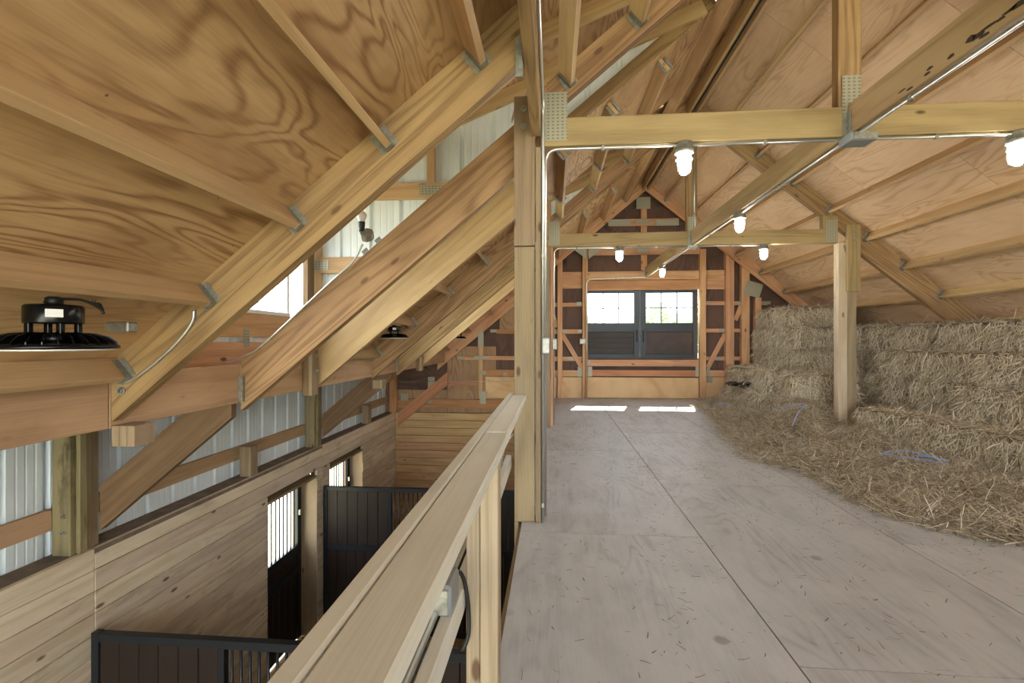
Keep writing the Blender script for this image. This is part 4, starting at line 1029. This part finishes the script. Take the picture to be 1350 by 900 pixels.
def bale_straw(seed, n=5200):
    rng = random.Random(seed * 13 + 5)
    areas = [(BL * BW, 2), (BL * BH, 1), (BW * BH, 0)]
    def smp(r):
        k = r.random(); t = BL * BW + BL * BH + BW * BH
        ax = 2 if k < BL * BW / t else (1 if k < (BL * BW + BL * BH) / t else 0)
        sg = r.choice((-1, 1)); h = (BL / 2, BW / 2, BH / 2)
        p = [r.uniform(-1, 1) * h[i] * 0.985 for i in range(3)]; p[ax] = sg * h[ax] * r.uniform(0.97, 1.0)
        nr = [0, 0, 0]; nr[ax] = sg
        d = Vector((r.gauss(0, 1), r.gauss(0, 1), r.gauss(0, 1)))
        if ax == 2: d.z = abs(r.gauss(0.03, 0.14)) * sg
        elif ax == 1: d = Vector((r.gauss(0, 0.45), sg * abs(r.gauss(0.05, 0.12)), -abs(r.gauss(0.7, 0.5))))
        else: d = Vector((sg * abs(r.gauss(0.05, 0.12)), r.gauss(0, 0.45), -abs(r.gauss(0.7, 0.5))))
        nn = Vector(nr) + Vector((r.gauss(0, .35), r.gauss(0, .35), r.gauss(0, .35)))
        return p, d, nn
    v, f = blades(n, smp, 0.05, 0.17, 0.003, 0.010, rng, curl=0.2)
    me = bpy.data.meshes.new('bale_straw'); me.from_pydata([tuple(x) for x in v], [], f); me.update(); me.materials.append(M['straw']); return me
NV = 5
cores = [bale_core(i + 1) for i in range(NV)]; straws = [bale_straw(i + 1) for i in range(NV)]
bn = [0]
def bale(x, y, z, rz, label, rx=0.0, ry=0.0, grp='hay bales'):
    """x, y: centre; z: underside"""
    k = bn[0] % NV; bn[0] += 1
    w = Matrix.Translation((x, y, z + BH / 2)) @ Matrix.Rotation(math.radians(rz), 4, 'Z') @ Matrix.Rotation(math.radians(ry), 4, 'Y') @ Matrix.Rotation(math.radians(rx), 4, 'X')
    o = link('hay_bale', cores[k], M['core'], w); tag(o, label, 'hay bale', grp)
    s = link('straw', straws[k], M['straw'], w, o); s['kind'] = 'stuff'
    return o
ORD = ['first', 'second', 'third', 'fourth', 'fifth']
def rowb(x, lst, z, label, grp, rz=90):
    for i, (y, dx) in enumerate(lst): bale(x + dx, y, z, rz + random.uniform(-2, 2), 'hay bale, %s from the hay post, %s' % (ORD[i], label), grp=grp)
rowb(4.38, ((6.48, 0), (5.5, 0.1), (4.53, 0.14), (3.55, 0.14)), 0, 'in the front row on the floor', 'long stack, bottom layer', rz=96)
rowb(5.11, ((7.75, 0.09), (6.76, 0.09), (5.77, -0.0), (4.78, 0.02), (3.79, 0)), 0, 'in the floor layer behind the front row', 'long stack, hidden bottom row')
rowb(5.06, ((7.62, 0.12), (6.63, 0.1), (5.64, -0.04), (4.66, 0.03), (3.67, 0)), 0.378, 'second layer of the long stack', 'long stack, second layer')
rowb(5.1, ((7.4, 0.1), (6.42, 0.08), (5.44, -0.03), (4.46, 0.0), (3.5, 0.02)), 0.756, 'third layer of the long stack', 'long stack, third layer')
rowb(5.53, ((7.82, 0.0), (6.7, 0), (5.72, 0.01), (4.74, 0.0), (3.76, 0)), 1.134, 'top layer of the long stack under the roof', 'long stack, top layer')
for k_, zz in enumerate((0, 0.378, 0.756)):          # second depth of the stack, under the top layer
    rowb(5.7, ((7.72, 0), (6.72, 0), (5.74, 0), (4.76, 0), (3.79, 0)), zz - 0.002, '%s layer of the row under the roof edge' % ORD[k_], 'long stack, back row')
# tall stack against the gable wall
for k_, zz in enumerate((0, 0.378, 0.756, 1.134)):
    for x, cn in ((4.46, 'outer'), (4.95, 'inner')): bale(x - 0.012 * k_, 10.12, zz, 90 + random.uniform(-2, 2), 'hay bale of the tall stack against the gable wall, %s layer, %s column' % (ORD[k_], cn), grp='tall stack, wall side')
for k_, (zz, yy) in enumerate(((0, 9.13), (0.378, 9.12), (0.756, 9.12), (1.134, 9.13))):
    for x, cn in ((4.5, 'outer'), (5.0, 'inner')): bale(x - 0.02 * k_, yy, zz, 90 + random.uniform(-2, 2), 'hay bale of the tall stack on its truss side, %s layer, %s column' % (ORD[k_], cn), grp='tall stack, truss side')
for k_, zz in enumerate((0, 0.378, 0.756)): bale(5.76, 8.5, zz, 0, 'hay bale lying crosswise between the two stacks, %s layer' % ORD[k_], grp='crosswise filler bales')
bale(5.47, 8.79, 1.134, 90, 'hay bale bridging the gap between the two stacks below the roof', grp='crosswise filler bales')
bale(4.68, 9.38, 1.51, 0, 'hay bale lying crosswise on top of the tall stack'); bale(4.5, 10.1, 1.51, 90, 'hay bale lying lengthwise on top of the tall stack')
bale(3.72, 9.82, 0, 92, 'low hay bale by the gable wall with black plastic on it', grp='low bales')
bale(3.93, 10.16, 0.375, 89, 'hay bale perched on the low bale beside the tall stack', grp='low bales')
bale(3.66, 8.8, 0, 86, 'hay bale on the floor below the perched one, next to the black plastic', grp='low bales')
bale(3.82, 8.82, 0.38, 82, 'hay bale leaning out over the low bales before the tall stack', grp='low bales', rx=4)
bale(4.05, 7.95, 0, 4, 'hay bale on the floor behind the loose heap', grp='low bales')
bale(4.12, 7.98, 0.378, -4, 'hay bale upon the one behind the loose heap', grp='low bales')

# loose hay spread on the floor
bnd = [onZ(u, v, 0) for u, v in ((926, 529), (922, 536), (938, 548), (948, 562), (962, 580), (990, 606), (1030, 618), (1062, 622), (1090, 640), (1130, 662), (1190, 686), (1250, 702), (1310, 712), (1380, 722), (1500, 740))]
bx_ = sorted([(p.y, p.x) for p in bnd])
def edge_x(y):
    if y <= bx_[0][0]: return bx_[0][1] + (bx_[0][0] - y) * 0.6
    for (ya, xa), (yb, xb) in zip(bx_, bx_[1:]):
        if ya <= y <= yb: return xa + (xb - xa) * (y - ya) / max(yb - ya, 1e-6)
    return bx_[-1][1]
MND = [(3.35, 6.95, 0.30, 0.32), (3.0, 7.5, 0.16, 0.3), (3.72, 7.4, 0.34, 0.26), (3.1, 5.95, 0.19, 0.17), (3.7, 6.1, 0.22, 0.22), (3.2, 5.0, 0.07, 0.3), (3.5, 4.3, 0.05, 0.4), (2.9, 6.4, 0.05, 0.4), (3.2, 8.3, 0.08, 0.4), (2.75, 5.4, 0.05, 0.25)]
def hay_h(x, y):
    d = x - edge_x(y)
    if d < 0: return 0.0
    h = 0.035 * min(1, d / 0.35) + 0.03 * noise.noise(Vector((x * 3, y * 3, 0))) * min(1, d / 0.4)
    for mx, my, mh, mr in MND: h += mh * math.exp(-((x - mx) ** 2 + (y - my) ** 2) / (mr * mr)) * min(1, d / 0.25)
    h += 0.02 * noise.noise(Vector((x * 9, y * 9, 4))) * min(1, d / 0.3)
    return max(0.003, h)
nx, ny = 90, 190; vs_, fs2 = [], []
YA, YB = 3.0, YW - 0.2
for j in range(ny + 1):
    y = YA + (YB - YA) * j / ny; xe = edge_x(y) + 0.1
    for i in range(nx + 1):
        x = xe + (4.5 - xe) * i / nx
        vs_.append((x, y, hay_h(x, y) - 0.004 + 0.012 * noise.noise(Vector((x * 40, y * 40, 2)))))
for j in range(ny):
    for i in range(nx):
        a = j * (nx + 1) + i; fs2.append((a, a + 1, a + nx + 2, a + nx + 1))
hb = rawmesh('loose_hay', vs_, fs2, M['core'], None, origin=(3.5, 6, 0), smooth=True)
tag(hb, 'loose hay spread over the floor in front of the bales', 'hay', kind='stuff')
rng = random.Random(3)
def smp_floor(r):
    while True:
        y = YA + (YB - YA) * r.random() ** 1.25; xe = edge_x(y)
        x = xe + (4.25 - xe) * r.random() - 0.05 * abs(r.gauss(0, 1))
        h = hay_h(x, y)
        d = Vector((r.gauss(0, 1), r.gauss(0, 1), r.gauss(0.12, 0.22)))
        return (x, y, h + r.uniform(0, 0.018)), d, Vector((r.gauss(0, .6), r.gauss(0, .6), 1))
v_, f_ = blades(76000, smp_floor, 0.05, 0.2, 0.002, 0.0065, rng)
st = rawmesh('straw', v_, f_, M['looses'], hb, origin=(3.5, 6, 0)); st['kind'] = 'stuff'
# scattered chaff on the bare floor
def smp_chaff(r):
    while True:
        y = 0.6 + 10.1 * r.random() ** 0.9; x = r.uniform(-0.15, 4.2)
        d = edge_x(y) - x
        if d < -0.05: continue
        pr = 0.10 + 0.9 * math.exp(-d / 0.25) + (0.35 if y > 4.5 else 0) * (0.5 + noise.noise(Vector((x * 1.5, y * 1.2, 1)))) 
        if noise.noise(Vector((x * 2.2, y * 2.2, 7))) < -0.1: pr *= 0.3
        if r.random() > pr: continue
        return (x, y, 0.002), Vector((r.gauss(0, 1), r.gauss(0, 1), r.uniform(0, 0.05))), Vector((r.gauss(0, .3), r.gauss(0, .3), 1))
v_, f_ = blades(6500, smp_chaff, 0.01, 0.055, 0.002, 0.006, rng, seg=3, curl=0.3)
v_ = [Vector((p.x, p.y, abs(p.z) * 0.4 + 0.0015)) for p in v_]
ch = rawmesh('chaff', v_, f_, M['debris'], None, origin=(1.5, 5, 0)); tag(ch, 'bits of chaff and straw scattered over the bare floor', 'chaff', kind='stuff')
# blue baling twine
def twine(pts, label):
    P_ = spline([(x, y, hay_h(x, y) + 0.055 + dz) for x, y, dz in pts], 6)
    o = tube('baling_twine', P_, 0.006, M['twine'], None, 5); tag(o, label, 'twine', 'blue baling twine'); return o
twine([(3.2, 5.05, 0), (3.35, 5.2, 0.01), (3.55, 5.1, 0.02), (3.7, 5.25, 0.02), (3.9, 5.15, 0.01), (3.75, 5.45, 0.02), (3.5, 5.4, 0.02), (3.42, 5.25, 0.01), (3.8, 5.0, 0)], 'tangle of blue baling twine on the spread hay below the front row')
twine([(3.1, 6.6, 0.0), (3.25, 6.75, 0.03), (3.45, 6.95, 0.04), (3.3, 7.1, 0.03), (3.15, 7.3, 0.02)], 'strand of blue baling twine trailing over the loose heap')
twine([(2.85, 9.0, 0.0), (3.0, 9.15, 0.02), (3.2, 9.1, 0.02), (3.05, 9.3, 0.02)], 'strand of blue baling twine near the gable wall')
# crumpled black plastic
bmx = bmesh.new(); bmesh.ops.create_grid(bmx, x_segments=14, y_segments=10, size=0.5)
for v in bmx.verts:
    p = v.co.copy(); v.co = Vector((p.x * 0.72, p.y * 0.44, 0.06 * noise.noise(p * 5) + 0.06 * abs(noise.noise(p * 11)) - 0.03 * max(0, -p.x - 0.25)))
me = bpy.data.meshes.new('plastic_sheet'); bmx.to_mesh(me); bmx.free()
pl = link('plastic_sheet', me, M['plastic'], Matrix.Translation((3.66, 9.47, 0.45))); pl.modifiers.new('thick', 'SOLIDIFY').thickness = 0.004
tag(pl, 'crumpled black plastic draped over a low bale', 'plastic sheet')

# ------------------------------------------------------------------ trees beyond the loft doors
def tree(x, y, h, r, seed, label):
    t = root('tree', (x, y, ZF - 0.12), label, 'tree', 'trees beyond the loft doors')
    tube('trunk', [(x, y, ZF - 0.12), (x + 0.1, y, ZF + h * 0.4), (x, y, ZF + h * 0.7)], [0.25, 0.18, 0.08], M['bark'], t, 7)
    rg = random.Random(seed)
    def s(rn):
        while True:
            p = Vector((rn.uniform(-1, 1), rn.uniform(-1, 1), rn.uniform(-1, 1)))
            if 0.35 < p.length < 1: break
        k = 1 + 0.25 * noise.noise(p * 2 + Vector((seed, 0, 0)))
        return Vector((x + p.x * r * k, y + p.y * r * k, ZF + h * 0.62 + p.z * h * 0.4 * k)), Vector((rn.gauss(0, 1), rn.gauss(0, 1), rn.gauss(0, 1))), Vector((rn.gauss(0, 1), rn.gauss(0, 1), rn.gauss(0, 1)))
    v, f = blades(1800, s, 0.3, 0.6, 0.3, 0.5, rg, seg=1)
    c = rawmesh('crown', v, f, M['leaf'], t, origin=(x, y, ZF + h * 0.62)); c['kind'] = 'stuff'
for i, (x, y, h, r) in enumerate(((13, 62, 8.8, 3.4), (21.5, 66, 9.6, 3.6), (30, 64, 9.0, 3.4), (5, 70, 7.6, 3.0))):
    tree(x, y, h, r, i + 1, ['broad leafy tree seen through the brown panelled loft door', 'tall leafy tree seen through the brown panelled loft door', 'round leafy tree at the edge of the loft door glazing', 'low leafy tree behind the meeting stiles of the loft doors'][i])
